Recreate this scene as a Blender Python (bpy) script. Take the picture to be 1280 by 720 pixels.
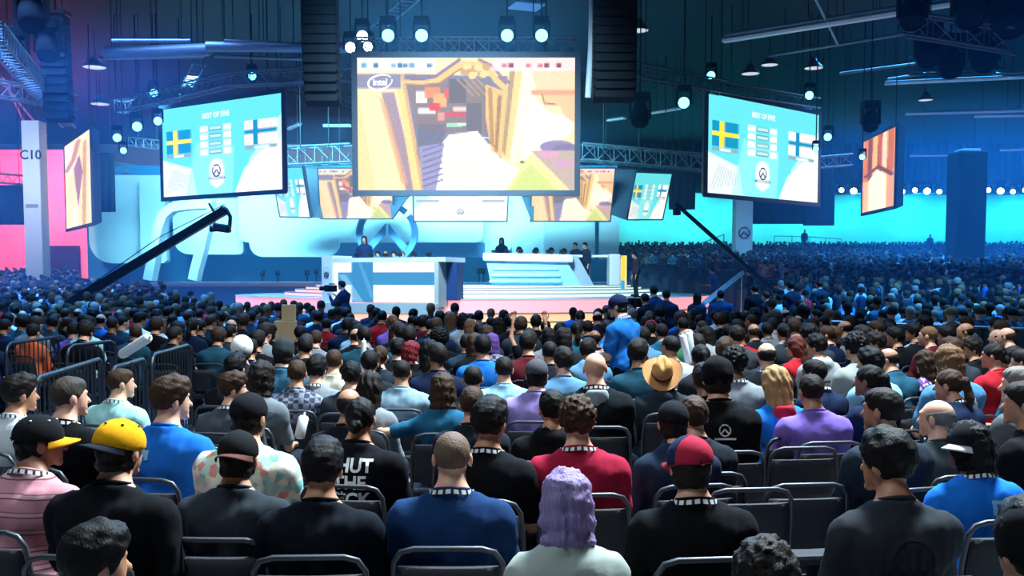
import bpy, bmesh, math, random
import numpy as np
from mathutils import Vector, Matrix, Euler
from mathutils.bvhtree import BVHTree

random.seed(7); np.random.seed(7)
S = bpy.context.scene
COL = S.collection
for _o in list(bpy.data.objects): bpy.data.objects.remove(_o)

# ------------------------------------------------------------------ camera
F, CY, HOR, EYE = 1250.0, 426.0, 347.0, 1.86       # focal length and principal row in pixels of a 1280x720 frame
TILT = math.atan((CY - HOR) / F)
cam = bpy.data.cameras.new('camera'); CAM = bpy.data.objects.new('camera', cam); COL.objects.link(CAM)
CAM.location = (0, 0, EYE); CAM.rotation_euler = (math.pi / 2 - TILT, 0, 0)
cam.sensor_width = 36.0; cam.lens = F / 1280 * 36.0; cam.shift_y = (CY - 360) / 1280
cam.clip_start = 0.05; cam.clip_end = 400
S.camera = CAM

# ------------------------------------------------------------------ world, exposure
S.view_settings.view_transform = 'Standard'; S.view_settings.look = 'None'
S.view_settings.gamma = 1.0; S.view_settings.use_curve_mapping = False
S.view_settings.exposure = 0.0
W = bpy.data.worlds.new('hall_air'); S.world = W; W.use_nodes = True
W.node_tree.nodes['Background'].inputs[0].default_value = (0.003, 0.010, 0.034, 1)
W.node_tree.nodes['Background'].inputs[1].default_value = 1.0
S.cycles.max_bounces = 5; S.cycles.diffuse_bounces = 2; S.cycles.glossy_bounces = 2
S.cycles.transmission_bounces = 2; S.cycles.volume_bounces = 0; S.cycles.transparent_max_bounces = 8

def lin(h):
    h = h.lstrip('#'); c = [int(h[i:i + 2], 16) / 255 for i in (0, 2, 4)]
    return tuple((x / 12.92 if x <= .04045 else ((x + .055) / 1.055) ** 2.4) for x in c)

def P(px, py, d):
    """the point at depth d (metres along the floor) seen at a pixel"""
    xc = (px - 640) / F; yc = (CY - py) / F
    dy = math.cos(TILT) + yc * math.sin(TILT); dz = -math.sin(TILT) + yc * math.cos(TILT)
    t = d / dy
    return Vector((xc * t, d, EYE + dz * t))
def PZ(px, py, z):
    """the point at height z seen at a pixel"""
    p = P(px, py, 1.0); t = (z - EYE) / (p.z - EYE)
    return Vector((p.x * t, t, z))

def area_lamp(name, loc, target, size, power, col, size_y=None, spread=math.pi):
    l = bpy.data.lights.new(name, 'AREA'); l.energy = power; l.color = col; l.size = size; l.spread = spread
    if size_y: l.shape = 'RECTANGLE'; l.size_y = size_y
    o = bpy.data.objects.new(name, l); COL.objects.link(o); o.location = loc
    o.rotation_euler = (Vector(target) - Vector(loc)).to_track_quat('-Z', 'Y').to_euler()
    return o
def spot_lamp(name, loc, target, power, col, angle=40, blend=.5, radius=.15, parent=None):
    l = bpy.data.lights.new(name, 'SPOT'); l.energy = power; l.color = col
    l.spot_size = math.radians(angle); l.spot_blend = blend; l.shadow_soft_size = radius
    o = bpy.data.objects.new(name, l); COL.objects.link(o); o.location = loc
    o.rotation_euler = (Vector(target) - Vector(loc)).to_track_quat('-Z', 'Y').to_euler()
    return o

# large house lights over the floor seating, blue wash over stage and stands
area_lamp('house_light_front', (4.0, 9.5, 12.2), (1.0, 4.6, 1.0), 3.0, 2900, (0.76, 0.91, 1.0), 2.0, 1.9)
area_lamp('house_light_rear', (-3.5, 2.5, 12.2), (-1.5, 6.0, 1.0), 4.0, 380, (0.75, 0.90, 1.0), 3.0, 2.2)
area_lamp('house_light_mid', (-2.0, 20.0, 12.2), (-1.0, 14.0, 1.0), 6.0, 900, (0.18, 0.48, 1.0), 4.0, 2.0)
area_lamp('stand_light_near', (12.5, 21.5, 13.2), (12.0, 24.0, 0.0), 8.0, 3800, (0.06, 0.38, 1.0), 5.0, 1.4)
area_lamp('floor_blue_left', (-9.0, 20.5, 13.2), (-9.0, 22.0, 0.0), 8.0, 2600, (0.08, 0.38, 1.0), 5.0, 1.5)
area_lamp('stand_light', (25.0, 54.0, 12.2), (22.0, 52.0, 1.0), 15.0, 10500, (0.05, 0.38, 1.0), 20.0, 1.7)
area_lamp('column_fill', (-21.5, 34.0, 12.2), (-23.2, 49.0, 6.0), 1.0, 300, (0.55, 0.72, 1.0), 1.0, 0.7)  # added unseen lamp, only there to brighten the grey column
area_lamp('ceiling_fill', (-2.0, 38.0, 10.2), (-2.0, 38.5, 14.0), 14.0, 200, (0.01, 0.20, 1.0), 10.0)  # added unseen upward lamp that gives the ceiling its blue glow
area_lamp('stand_light_left', (-20.0, 36.0, 12.2), (-18.0, 36.0, 1.0), 10.0, 7000, (0.14, 0.36, 1.0), 16.0, 1.7)
area_lamp('stage_light_front', (-2.0, 22.0, 13.2), (-1.5, 37.0, 1.5), 4.0, 1100, (0.42, 0.76, 1.0), 1.5, 0.85)
area_lamp('stage_light_back', (-8.0, 50.0, 11.5), (-8.0, 62.0, 4.0), 24.0, 8000, (0.17, 0.68, 1.0), 2.0, 1.8)

# ------------------------------------------------------------------ helpers
class MB:
    """collects simple shapes for one mesh"""
    def __init__(s): s.v = []; s.f = []; s.sm = []
    def add(s, v, f, smooth=False):
        n = len(s.v); s.v += [tuple(q) for q in v]; s.f += [tuple(i + n for i in q) for q in f]; s.sm += [smooth] * len(f); return s
    def box(s, c, size, rot=None, bevel=0.0):
        x, y, z = (q / 2 for q in size)
        if bevel <= 0:
            v = [Vector((a * x, b * y, e * z)) for a in (-1, 1) for b in (-1, 1) for e in (-1, 1)]
            f = [(0, 1, 3, 2), (4, 6, 7, 5), (0, 4, 5, 1), (2, 3, 7, 6), (0, 2, 6, 4), (1, 5, 7, 3)]
        else:
            bm = bmesh.new(); bmesh.ops.create_cube(bm, size=1)
            for q in bm.verts: q.co = Vector((q.co.x * size[0], q.co.y * size[1], q.co.z * size[2]))
            bmesh.ops.bevel(bm, geom=bm.edges[:], offset=min(bevel, min(size) * .49), segments=2, profile=.5, affect='EDGES')
            v = [q.co.copy() for q in bm.verts]; f = [[w.index for w in q.verts] for q in bm.faces]; bm.free()
        M = Matrix.Translation(c) @ (rot.to_4x4() if rot else Matrix())
        return s.add([M @ q for q in v], f)
    def tube(s, pts, r, n=8, closed=False, cap=True):
        pts = [Vector(p) for p in pts]; N = len(pts); rs = r if isinstance(r, (list, tuple)) else [r] * N
        v = []; f = []; up = None
        for i, p in enumerate(pts):
            a = pts[(i - 1) % N] if (closed or i > 0) else p; b = pts[(i + 1) % N] if (closed or i < N - 1) else p
            t = (b - a).normalized()
            if up is None: up = Vector((0, 0, 1)) if abs(t.z) < .9 else Vector((1, 0, 0))
            u = t.cross(up).normalized(); w = u.cross(t).normalized(); up = w
            for k in range(n):
                an = 2 * math.pi * k / n
                v.append(p + (u * math.cos(an) + w * math.sin(an)) * rs[i])
        for i in range(N if closed else N - 1):
            j = (i + 1) % N
            for k in range(n):
                f.append((i * n + k, i * n + (k + 1) % n, j * n + (k + 1) % n, j * n + k))
        s.add(v, f, True)
        if cap and not closed:
            s.add(v[:n], [tuple(range(n))[::-1]]); s.add(v[-n:], [tuple(range(n))])
        return s
    def lathe(s, prof, n=24, M=None, smooth=True, a0=0.0, a1=2 * math.pi):
        M = M or Matrix(); v = []; f = []; full = abs(a1 - a0 - 2 * math.pi) < 1e-6; cols = n if full else n + 1
        for (r, z) in prof:
            for k in range(cols):
                a = a0 + (a1 - a0) * k / n; v.append(M @ Vector((r * math.cos(a), r * math.sin(a), z)))
        for i in range(len(prof) - 1):
            for k in range(n):
                k2 = (k + 1) % cols
                f.append((i * cols + k, i * cols + k2, (i + 1) * cols + k2, (i + 1) * cols + k))
        return s.add(v, f, smooth)
    def prism(s, poly, h, M=None):
        """poly: 2-D outline in local xy, extruded along local z from 0 to h"""
        M = M or Matrix(); n = len(poly)
        v = [M @ Vector((a, b, 0)) for a, b in poly] + [M @ Vector((a, b, h)) for a, b in poly]
        f = [tuple(range(n))[::-1], tuple(range(n, 2 * n))] + [(i, (i + 1) % n, n + (i + 1) % n, n + i) for i in range(n)]
        return s.add(v, f)
    def mesh(s, name):
        m = bpy.data.meshes.new(name); m.from_pydata(s.v, [], s.f)
        m.polygons.foreach_set('use_smooth', s.sm); m.update(); return m
    def build(s, name, mat, parent=None):
        return link(name, s.mesh(name), mat, parent)

def link(name, me, mat=None, parent=None):
    if mat is not None and not me.materials: me.materials.append(mat)
    o = bpy.data.objects.new(name, me); COL.objects.link(o)
    if parent is not None: o.parent = parent
    return o
def tag(o, label=None, cat=None, group=None, kind=None):
    if label: o['label'] = label
    if cat: o['category'] = cat
    if group: o['group'] = group
    if kind: o['kind'] = kind
    return o
def thing(name, label, cat, loc=(0, 0, 0), rz=0.0, group=None):
    o = bpy.data.objects.new(name, None); COL.objects.link(o); o.empty_display_size = .2
    o.location = loc; o.rotation_euler = (0, 0, rz)
    return tag(o, label, cat, group)
def struct(o): o['kind'] = 'structure'; return o
def copy_tree(o, parent=None):
    c = o.copy(); COL.objects.link(c); c.parent = parent
    for ch in list(o.children): copy_tree(ch, c)
    return c

_M = {}
def mat(name, col=(.5, .5, .5), rough=.6, metal=0.0, emit=None, strength=0.0, noise=0.0, scale=30.0, bump=0.0, objcol=False, vcol=None, spec=.5):
    if name in _M: return _M[name]
    m = bpy.data.materials.new(name); m.use_nodes = True; nt = m.node_tree; b = nt.nodes['Principled BSDF']
    b.inputs['Roughness'].default_value = rough; b.inputs['Metallic'].default_value = metal
    b.inputs['Specular IOR Level'].default_value = spec
    src = None
    if objcol: n = nt.nodes.new('ShaderNodeObjectInfo'); src = n.outputs['Color']
    elif vcol: n = nt.nodes.new('ShaderNodeVertexColor'); n.layer_name = vcol; src = n.outputs['Color']
    else: b.inputs['Base Color'].default_value = (*col, 1)
    if noise > 0 or bump > 0:
        tc = nt.nodes.new('ShaderNodeTexCoord'); t = nt.nodes.new('ShaderNodeTexNoise')
        t.inputs['Scale'].default_value = scale; t.inputs['Detail'].default_value = 4
        nt.links.new(tc.outputs['Object'], t.inputs['Vector'])
        if noise > 0:
            mr = nt.nodes.new('ShaderNodeMapRange'); mr.inputs[3].default_value = 1 - noise; mr.inputs[4].default_value = 1 + noise
            nt.links.new(t.outputs['Fac'], mr.inputs[0])
            mx = nt.nodes.new('ShaderNodeMix'); mx.data_type = 'RGBA'; mx.blend_type = 'MULTIPLY'; mx.inputs[0].default_value = 1
            if src: nt.links.new(src, mx.inputs[6])
            else: mx.inputs[6].default_value = (*col, 1)
            nt.links.new(mr.outputs[0], mx.inputs[7]); src = mx.outputs[2]
        if bump > 0:
            bp = nt.nodes.new('ShaderNodeBump'); bp.inputs['Strength'].default_value = bump; bp.inputs['Distance'].default_value = .01
            nt.links.new(t.outputs['Fac'], bp.inputs['Height']); nt.links.new(bp.outputs['Normal'], b.inputs['Normal'])
    if src: nt.links.new(src, b.inputs['Base Color'])
    if emit is not None:
        b.inputs['Emission Color'].default_value = (*emit, 1); b.inputs['Emission Strength'].default_value = strength
    _M[name] = m; return m
def screen_mat(name, strength):
    """an LED wall: colours stored on the mesh, given off as light"""
    if name in _M: return _M[name]
    m = bpy.data.materials.new(name); m.use_nodes = True; nt = m.node_tree; nt.nodes.clear()
    out = nt.nodes.new('ShaderNodeOutputMaterial'); e = nt.nodes.new('ShaderNodeEmission'); c = nt.nodes.new('ShaderNodeVertexColor')
    c.layer_name = 'picture'; e.inputs[1].default_value = strength
    nt.links.new(c.outputs[0], e.inputs[0]); nt.links.new(e.outputs[0], out.inputs[0])
    _M[name] = m; return m

class Canvas:
    """a small picture drawn with shapes, later laid on a screen as cell colours (u right, v up, 0..1)"""
    def __init__(s, w, h, bg, ss=3):
        s.w, s.h, s.ss = w, h, ss; s.a = np.zeros((h * ss, w * ss, 3)); s.a[:] = lin(bg)
        yy, xx = np.mgrid[0:h * ss, 0:w * ss]; s.u = (xx + .5) / (w * ss); s.v = 1 - (yy + .5) / (h * ss)
    def _mix(s, m, c, al): s.a[m] = s.a[m] * (1 - al) + np.array(lin(c)) * al
    def poly(s, pts, c, al=1.0):
        u, v = s.u, s.v; ins = np.zeros(u.shape, bool); n = len(pts)
        for i in range(n):
            (x1, y1), (x2, y2) = pts[i], pts[(i + 1) % n]
            if y1 == y2: continue
            ins ^= ((y1 > v) != (y2 > v)) & (u < (x2 - x1) * (v - y1) / (y2 - y1) + x1)
        s._mix(ins, c, al); return s
    def rect(s, x0, y0, x1, y1, c, al=1.0): return s.poly([(x0, y0), (x1, y0), (x1, y1), (x0, y1)], c, al)
    def ell(s, x, y, rx, ry, c, al=1.0, inner=0.0):
        q = ((s.u - x) / rx) ** 2 + ((s.v - y) / ry) ** 2
        s._mix((q < 1) & (q >= inner * inner), c, al); return s
    def line(s, pts, wd, c, al=1.0, asp=1.65):
        for (x1, y1), (x2, y2) in zip(pts[:-1], pts[1:]):
            dx, dy = (x2 - x1) * asp, y2 - y1; L2 = dx * dx + dy * dy
            t = np.clip(((s.u - x1) * asp * dx + (s.v - y1) * dy) / L2, 0, 1)
            q = ((s.u - x1) * asp - t * dx) ** 2 + (s.v - y1 - t * dy) ** 2
            s._mix(q < wd * wd, c, al)
        return s
    def grain(s, amt, seed=1):
        r = np.random.RandomState(seed); n = r.rand(s.h, s.w); n = np.kron(n, np.ones((s.ss, s.ss)))
        s.a *= (1 - amt + 2 * amt * n)[..., None]; return s
    def cells(s): return s.a.reshape(s.h, s.ss, s.w, s.ss, 3).mean((1, 3))

def picture_panel(name, canvas, bl, br, tl, material, parent):
    """a flat grid of coloured cells between three corners"""
    bl, br, tl = Vector(bl), Vector(br), Vector(tl); w, h = canvas.w, canvas.h; c = canvas.cells()
    ux, uy = (br - bl) / w, (tl - bl) / h
    v = [bl + ux * i + uy * j for j in range(h + 1) for i in range(w + 1)]
    f = [(j * (w + 1) + i, j * (w + 1) + i + 1, (j + 1) * (w + 1) + i + 1, (j + 1) * (w + 1) + i) for j in range(h) for i in range(w)]
    m = bpy.data.meshes.new(name); m.from_pydata(v, [], f)
    at = m.color_attributes.new('picture', 'FLOAT_COLOR', 'CORNER')
    cc = np.ones((h, w, 4, 4), np.float32); cc[..., :3] = c[::-1][:, :, None, :]
    at.data.foreach_set('color', cc.ravel()); m.update()
    return link(name, m, material, parent)

def text_mesh(body, size=1.0, depth=0.0, spacing=1.0, bold=0.0):
    """lettering in the local xy plane, centred"""
    c = bpy.data.curves.new('t', 'FONT'); c.body = body; c.size = size; c.align_x = 'CENTER'; c.align_y = 'CENTER'
    c.extrude = depth; c.space_character = spacing; c.offset = bold; c.resolution_u = 3
    o = bpy.data.objects.new('t', c); COL.objects.link(o); dg = bpy.context.evaluated_depsgraph_get(); dg.update()
    m = bpy.data.meshes.new_from_object(o.evaluated_get(dg)); bpy.data.objects.remove(o); bpy.data.curves.remove(c)
    m.materials.clear(); return m
def lettering(name, body, size, M, mt, parent, depth=.004, spacing=1.0, bold=0.0):
    m = text_mesh(body, size, depth, spacing, bold); m.transform(M); return link(name, m, mt, parent)
def frame_matrix(o, x, y):
    x = Vector(x).normalized(); z = x.cross(Vector(y)).normalized(); y = z.cross(x)
    M = Matrix((x, y, z)).transposed().to_4x4(); M.translation = Vector(o); return M

# ------------------------------------------------------------------ the hall
CONC = mat('floor_concrete', (.20, .22, .25), .45, noise=.25, scale=1.5, bump=.05)
DARKP = mat('dark_paint', (.016, .020, .034), .7, noise=.2, scale=.8)
CYC = mat('white_drape', (.70, .72, .74), .8, noise=.05, scale=.6)
BLACKCLOTH = mat('black_cloth', (.006, .007, .010), .9, noise=.3, scale=6, bump=.3)
GREYP = mat('grey_paint', (.42, .44, .47), .6, noise=.06, scale=2)
WHITEP = mat('white_paint', (.78, .80, .82), .45)
STEEL = mat('steel', (.42, .44, .47), .35, .9)
ALU = mat('truss_aluminium', (.20, .22, .26), .45, .7)
BLACKM = mat('black_metal', (.015, .016, .019), .45, .4)
BLACKPL = mat('black_plastic', (.008, .009, .012), .8, spec=.15)
BLUEWALL = mat('deep_blue_scenery', (.04, .32, .60), .6)
PANELW = mat('scenery_white', (.78, .82, .85), .5)
PANELG = mat('scenery_grey_blue', (.12, .24, .45), .5)
LENS = mat('lamp_lens_cyan', (.1, .3, .4), .3, emit=(.10, .70, 1.0), strength=7)
LENSW = mat('lamp_lens_white', (.3, .3, .3), .3, emit=(.75, .93, 1.0), strength=9)
TUBE = mat('ceiling_fitting_white', (.75, .80, .88), .4, emit=(.55, .75, 1.0), strength=.10)

CEIL = 14.5; HANG = CEIL - .004
fl = struct(MB().add([(-75, -6, 0), (75, -6, 0), (75, 100, 0), (-75, 100, 0)], [(0, 1, 2, 3)]).build('floor', CONC))
struct(MB().box((0, 47, CEIL + .1), (150, 106, .2)).build('ceiling', DARKP))
struct(MB().box((0, 96.0, CEIL / 2), (150, .3, CEIL)).build('wall_back', CYC))
struct(MB().box((0, -6.15, CEIL / 2), (150, .3, CEIL)).build('wall_rear', DARKP))
struct(MB().box((-75.15, 47, CEIL / 2), (.3, 106, CEIL)).build('wall_left', DARKP))
struct(MB().box((75.15, 47, CEIL / 2), (.3, 106, CEIL)).build('wall_right', DARKP))

def drape(name, px0, px1, py0, py1, d, mt, label, cat='drape', folds=.12, thick=.06, d1=None):
    """a hanging cloth with folds between two pixel corners at a depth"""
    a = P(px0, py1, d); b = P(px1, py1, d1 or d); top = P(px0, py0, d).z; n = max(12, int((b - a).length * 5))
    mb = MB(); v = []; f = []
    nrm = (b - a).normalized().cross(Vector((0, 0, 1)))
    for i in range(n + 1):
        p = a.lerp(b, i / n) + nrm * (folds * .5 * math.sin(i * 1.9) + folds * .3 * math.sin(i * .73))
        for zz in (a.z, top):
            v.append((p.x, p.y, zz)); v.append((p.x, p.y + thick, zz))
    for i in range(n):
        q = i * 4
        f += [(q, q + 4, q + 6, q + 2), (q + 1, q + 3, q + 7, q + 5), (q + 2, q + 6, q + 7, q + 3), (q, q + 1, q + 5, q + 4)]
    f += [(0, 2, 3, 1), (n * 4, n * 4 + 1, n * 4 + 3, n * 4 + 2)]
    mb.add(v, f, True)
    t = thing(name, label, cat, (a.x, a.y, a.z)); o = mb.build('cloth', mt, t); o.location = -Vector((a.x, a.y, a.z))
    q = Vector((0, .03, top - a.z)); e = b - a; e.z = 0
    MB().tube([q, q + e], .05, 6).build('batten', BLACKM, t)
    if top < HANG - .3:
        for s in (.12, .88): MB().tube([q + e * s, Vector((q.x + e.x * s, q.y + e.y * s, HANG - a.z))], .02, 5).build('hanging_line', BLACKM, t)
    return t
# black masking above the cyan wall; white flats on the left that the magenta light falls on
drape('masking_drape', 700, 1420, 118, 241, 95.3, BLACKCLOTH, 'long black masking drape above the cyan-lit back wall', folds=.3)
def flat(name, px0, px1, py0, py1, d, th, mt, label, cat):
    a, b = P(px0, py1, d), P(px1, py0, d)
    return tag(MB().box(((a.x + b.x) / 2, d + th / 2, (max(a.z, 0) + b.z) / 2), (b.x - a.x, th, b.z - max(a.z, 0)), bevel=.03).build(name, mt), label, cat)
flat('scenery_flat', -40, 118, 187, 420, 72, .3, CYC, 'tall scenery wall glowing magenta at the far left', 'wall panel')
# dark doorway and hanging black panels at left
flat('dark_doorway_panel', 62, 98, 307, 420, 71.5, .3, BLACKPL, 'dark doorway opening in the magenta wall with a small light over it', 'doorway')
drape('black_drape', -30, 33, 232, 281, 58, BLACKCLOTH, 'black drape hanging before the magenta wall left of the grey column')
drape('blue_black_drape', 110, 144, 192, 265, 56, BLACKCLOTH, 'narrow dark drape hanging beside the far left slanted screen')
drape('dark_drape', 1004, 1043, 196, 282, 62, BLACKCLOTH, 'dark drape hanging to the right of the right scoreboard screen')
drape('dark_drape', 836, 869, 205, 262, 66, BLACKCLOTH, 'dark drape hanging left of the right scoreboard screen')
drape('dark_drape', 938, 1006, 240, 280, 64, BLACKCLOTH, 'low dark drape hanging under the right scoreboard screen')

# columns
def column(name, px, w, d, py_top, mt, label, bevel=.05, sign=None):
    c = P(px, 347, d); zt = P(px, py_top, d).z
    t = thing(name, label, 'column', (c.x, d, 0))
    MB().box((0, 0, zt / 2), (w, w, zt), bevel=bevel).build('shaft', mt, t)
    MB().box((0, 0, .12), (w + .12, w + .12, .24), bevel=.03).build('base', mt, t)
    if sign:
        for body, size, py in sign:
            z = P(px, py, d - w / 2).z
            lettering('lettering', body, size, Matrix.Translation((0, -w / 2 - .012, z)) @ Matrix.Rotation(math.pi / 2, 4, 'X'), BLACKPL, t, bold=.01)
    return t
cg = column('concrete_column', 48, .86, 49, 152, GREYP, 'pale grey square column lettered C10 in front of the magenta wall', sign=[('C10', .62, 194)])
MB().box((0, -.45, P(48, 258, 49).z), (.6, .03, .16)).build('sign_plate', mat('sign_grey', (.16, .17, .2), .5), cg)
cm = column('white_column', 927, 1.05, 62, 205, WHITEP, 'white column with a small round emblem behind the right camera crane')
def emblem_mb(R, th, M):
    """ring broken at the top with two legs that meet in the middle"""
    mb = MB()
    def arc(a0, a1, r0, r1, n=18):
        pts = [(r1 * math.cos(a0 + (a1 - a0) * i / n), r1 * math.sin(a0 + (a1 - a0) * i / n)) for i in range(n + 1)]
        pts += [(r0 * math.cos(a1 + (a0 - a1) * i / n), r0 * math.sin(a1 + (a0 - a1) * i / n)) for i in range(n + 1)]
        for i in range(n):
            q = [pts[i], pts[i + 1], pts[2 * n + 1 - (i + 1)], pts[2 * n + 1 - i]]
            mb.prism(q, th, M)
    D = math.radians
    arc(D(48), D(132), .80 * R, R, 10)
    arc(D(142), D(398), .80 * R, R, 26)
    for s in (-1, 1):
        q = [(s * .05 * R, .30 * R), (s * .05 * R, -.04 * R), (s * .52 * R, -.62 * R), (s * .70 * R, -.46 * R), (s * .24 * R, .06 * R)]
        mb.prism(q if s > 0 else q[::-1], th, M)
    return mb
EMB = mat('emblem_dark', (.03, .035, .05), .5)
FRONT = Matrix.Rotation(math.pi / 2, 4, 'X')
emblem_mb(.36, .03, Matrix.Translation((0, -.53, P(927, 291, 61.4).z)) @ FRONT).build('emblem', EMB, cm)
cd = column('dark_column', 1205, 1.5, 52, 190, BLACKCLOTH, 'thick black cloth-wrapped column rising out of the right stands', bevel=.12)
MB().box((0, 0, P(1205, 189, 52).z), (.95, .95, .16), bevel=.02).build('capital', WHITEP, cd)
MB().box((-.45, -.78, P(1194, 335, 51.2).z), (.2, .04, .38)).build('notice', WHITEP, cd)

# ------------------------------------------------------------------ ceiling services
def pipe(name, a, b, r, mt, label, cat='pipe', n=10, group=None):
    a, b = Vector(a), Vector(b); t = thing(name, label, cat, (a + b) / 2, 0, group); m = (a + b) / 2
    MB().tube([a - m, b - m], r, n).build('run', mt, t)
    k = max(2, int((b - a).length / 4))
    for i in range(k + 1):
        q = a.lerp(b, (i + .3) / (k + .6)) - m
        MB().tube([q + Vector((0, 0, r * .8)), Vector((q.x, q.y, HANG - m.z))], .02, 5).build('hanger', BLACKM, t)
    return t
DUCT = mat('duct_white', (.34, .37, .42), .45, .3)
pipe('air_duct', PZ(132, 67, 11.2), PZ(262, 62, 11.2), .26, DUCT, 'fat round white duct under the ceiling at upper left', 'duct', 14)
pipe('air_duct', PZ(258, 58, 11.2), PZ(438, 60, 11.2), .20, DUCT, 'thinner white duct running on towards the big screen', 'duct', 14)
for a, b, r, l in (((140, 51), (238, 51), .07, 'thin pipe above the fat white duct'), ((280, 51), (378, 56), .07, 'thin pipe above the thinner white duct'),
                   ((125, 73), (255, 71), .07, 'thin pipe just under the fat white duct'), ((268, 70), (380, 74), .07, 'thin pipe just under the thinner white duct')):
    pipe('ceiling_pipe', PZ(*a, 11.3), PZ(*b, 11.3), r, DUCT, l)
def strip(a, b, w, label, z=12.2, mt=TUBE):
    a, b = PZ(*a, z), PZ(*b, z); m = (a + b) / 2; t = thing('strip_light', label, 'strip light', m)
    dr = (b - a).normalized(); R = frame_matrix((0, 0, 0), dr, Vector((0, 0, 1)).cross(dr)).to_3x3()
    MB().box((0, 0, 0), ((b - a).length, w, .10), R, .02).build('diffuser', mt, t)
    MB().box((0, 0, .09), ((b - a).length, w * 1.25, .08), R, .02).build('housing', STEEL, t)
    for s in (-.35, .35):
        q = dr * (b - a).length * s
        MB().tube([q + Vector((0, 0, .12)), Vector((q.x, q.y, HANG - m.z))], .015, 5).build('hanger', BLACKM, t)
strip((904, 52), (1133, 16), .34, 'long pale strip light slanting up at upper right')
strip((1138, 14), (1232, 0), .34, 'strip light continuing to the top edge behind the dark rig', 12.2)
strip((1106, 105), (1282, 97), .30, 'pale strip light at right below the dark rig')
strip((1132, 143), (1282, 139), .26, 'strip light at right edge above the black column')
strip((1218, 146), (1284, 145), .22, 'short strip light at the far right edge', 12.0)
strip((1138, 195), (1232, 194), .30, 'distant strip light behind the top of the black column', 11.6)
strip((1250, 188), (1290, 187), .30, 'distant strip light at the right edge above the cyan wall', 11.6)
strip((760, 151), (781, 148), .30, 'tiny strip light beside the right line array', 11.4)
strip((815, 142), (850, 136), .22, 'tiny strip light under the two cyan spotlights', 11.4)
strip((360, 162), (374, 156), .30, 'tiny strip light between left scoreboard and big screen', 11.4)
strip((404, 158), (439, 158), .30, 'short strip light left of the big screen', 11.4)
for a, b, l in (((960, 70), (1158, 38), 'thin dark pipe crossing the ceiling under the slanted strip light'), ((1018, -6), (1048, 56), 'steel strut crossing the slanted strip light'),
                ((905, 44), (1128, 8), 'thin pipe running above the slanted strip light'), ((-8, 90), (58, 170), 'dark sloping pipe at the left edge'),
                ((2, 95), (34, 160), 'second sloping pipe at the left edge'), ((1050, 92), (1165, 77), 'blue lit pipe beneath the dark rig'),
                ((1110, 99), (1190, 87), 'short pipe beneath the dark rig'), ((1240, 92), (1290, 90), 'short pipe at the right edge beneath the rig')):
    pipe('ceiling_pipe', PZ(*a, 12.4), PZ(*b, 12.4), .07, DUCT, l)
HB = mat('highbay_glow', (.8, .85, .9), .4, emit=(.8, .9, 1.0), strength=.7)
for i, (px, py, r, l) in enumerate(((118, 84, .55, 'round high-bay ceiling lamp at upper left'), (125, 130, .55, 'smaller round ceiling lamp above the far left screen'),
                       (798, 38, .42, 'round ceiling lamp to the right of the big screen'), (1017, 85, .45, 'round ceiling lamp above the right scoreboard'),
                       (938, 92, .45, 'faint round ceiling lamp left above the right scoreboard'), (1157, 125, .40, 'round ceiling lamp above the far right screen'),
                       (962, 81, .4, 'flat round ceiling lamp between two others above the right scoreboard'))):
    c = PZ(px, py, 12.6); t = thing('highbay_lamp', l, 'ceiling lamp', c)
    MB().lathe([(0, .0), (r, 0.0), (r, .04)], 20).build('diffuser', HB, t)
    MB().lathe([(r * 1.06, -.02), (r * 1.06, .06), (r * .45, .32), (.12, .5), (0, .5)], 20).build('reflector', STEEL, t)
    MB().tube([(0, 0, .5), (0, 0, HANG - c.z)], .02, 5).build('stem', BLACKM, t)
# ladder-like lattice panel and pale cloth near the ceiling
def lattice(px_a, px_b, z, label):
    a, b = PZ(*px_a, z), PZ(*px_b, z); t = thing('ladder_truss', label, 'truss', (a + b) / 2); m = (a + b) / 2
    dr = (b - a).normalized(); s = Vector((dr.y, -dr.x, 0)).normalized() * .28
    for q in (s, -s): MB().tube([a - m + q, b - m + q], .04, 6).build('rail', ALU, t)
    k = max(4, int((b - a).length / .5))
    for i in range(k + 1):
        c = a.lerp(b, i / k) - m; MB().box(c, (.62, .06, .05), Matrix.Rotation(math.atan2(s.y, s.x), 3, 'Z')).build('rung', ALU, t)
lattice((234, 108), (249, 80), 11.8, 'pale ladder truss slanting up above the left scoreboard')
lattice((470, 37), (522, -8), 11.8, 'pale ladder truss slanting to the top edge left of the cyan lamps')
pl = PZ(658, 8, 12.6)
ap = thing('acoustic_panel', 'white ceiling panel above the big screen at the top edge', 'ceiling panel', pl)
MB().box((0, 0, 0), (1.25, 1.1, .05), Matrix.Rotation(.35, 3, 'Z'), .01).build('board', WHITEP, ap)
for s in (-.4, .4): MB().tube([(s, 0, 0), (s, 0, HANG - pl.z)], .012, 5).build('wire', BLACKM, ap)

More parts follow.
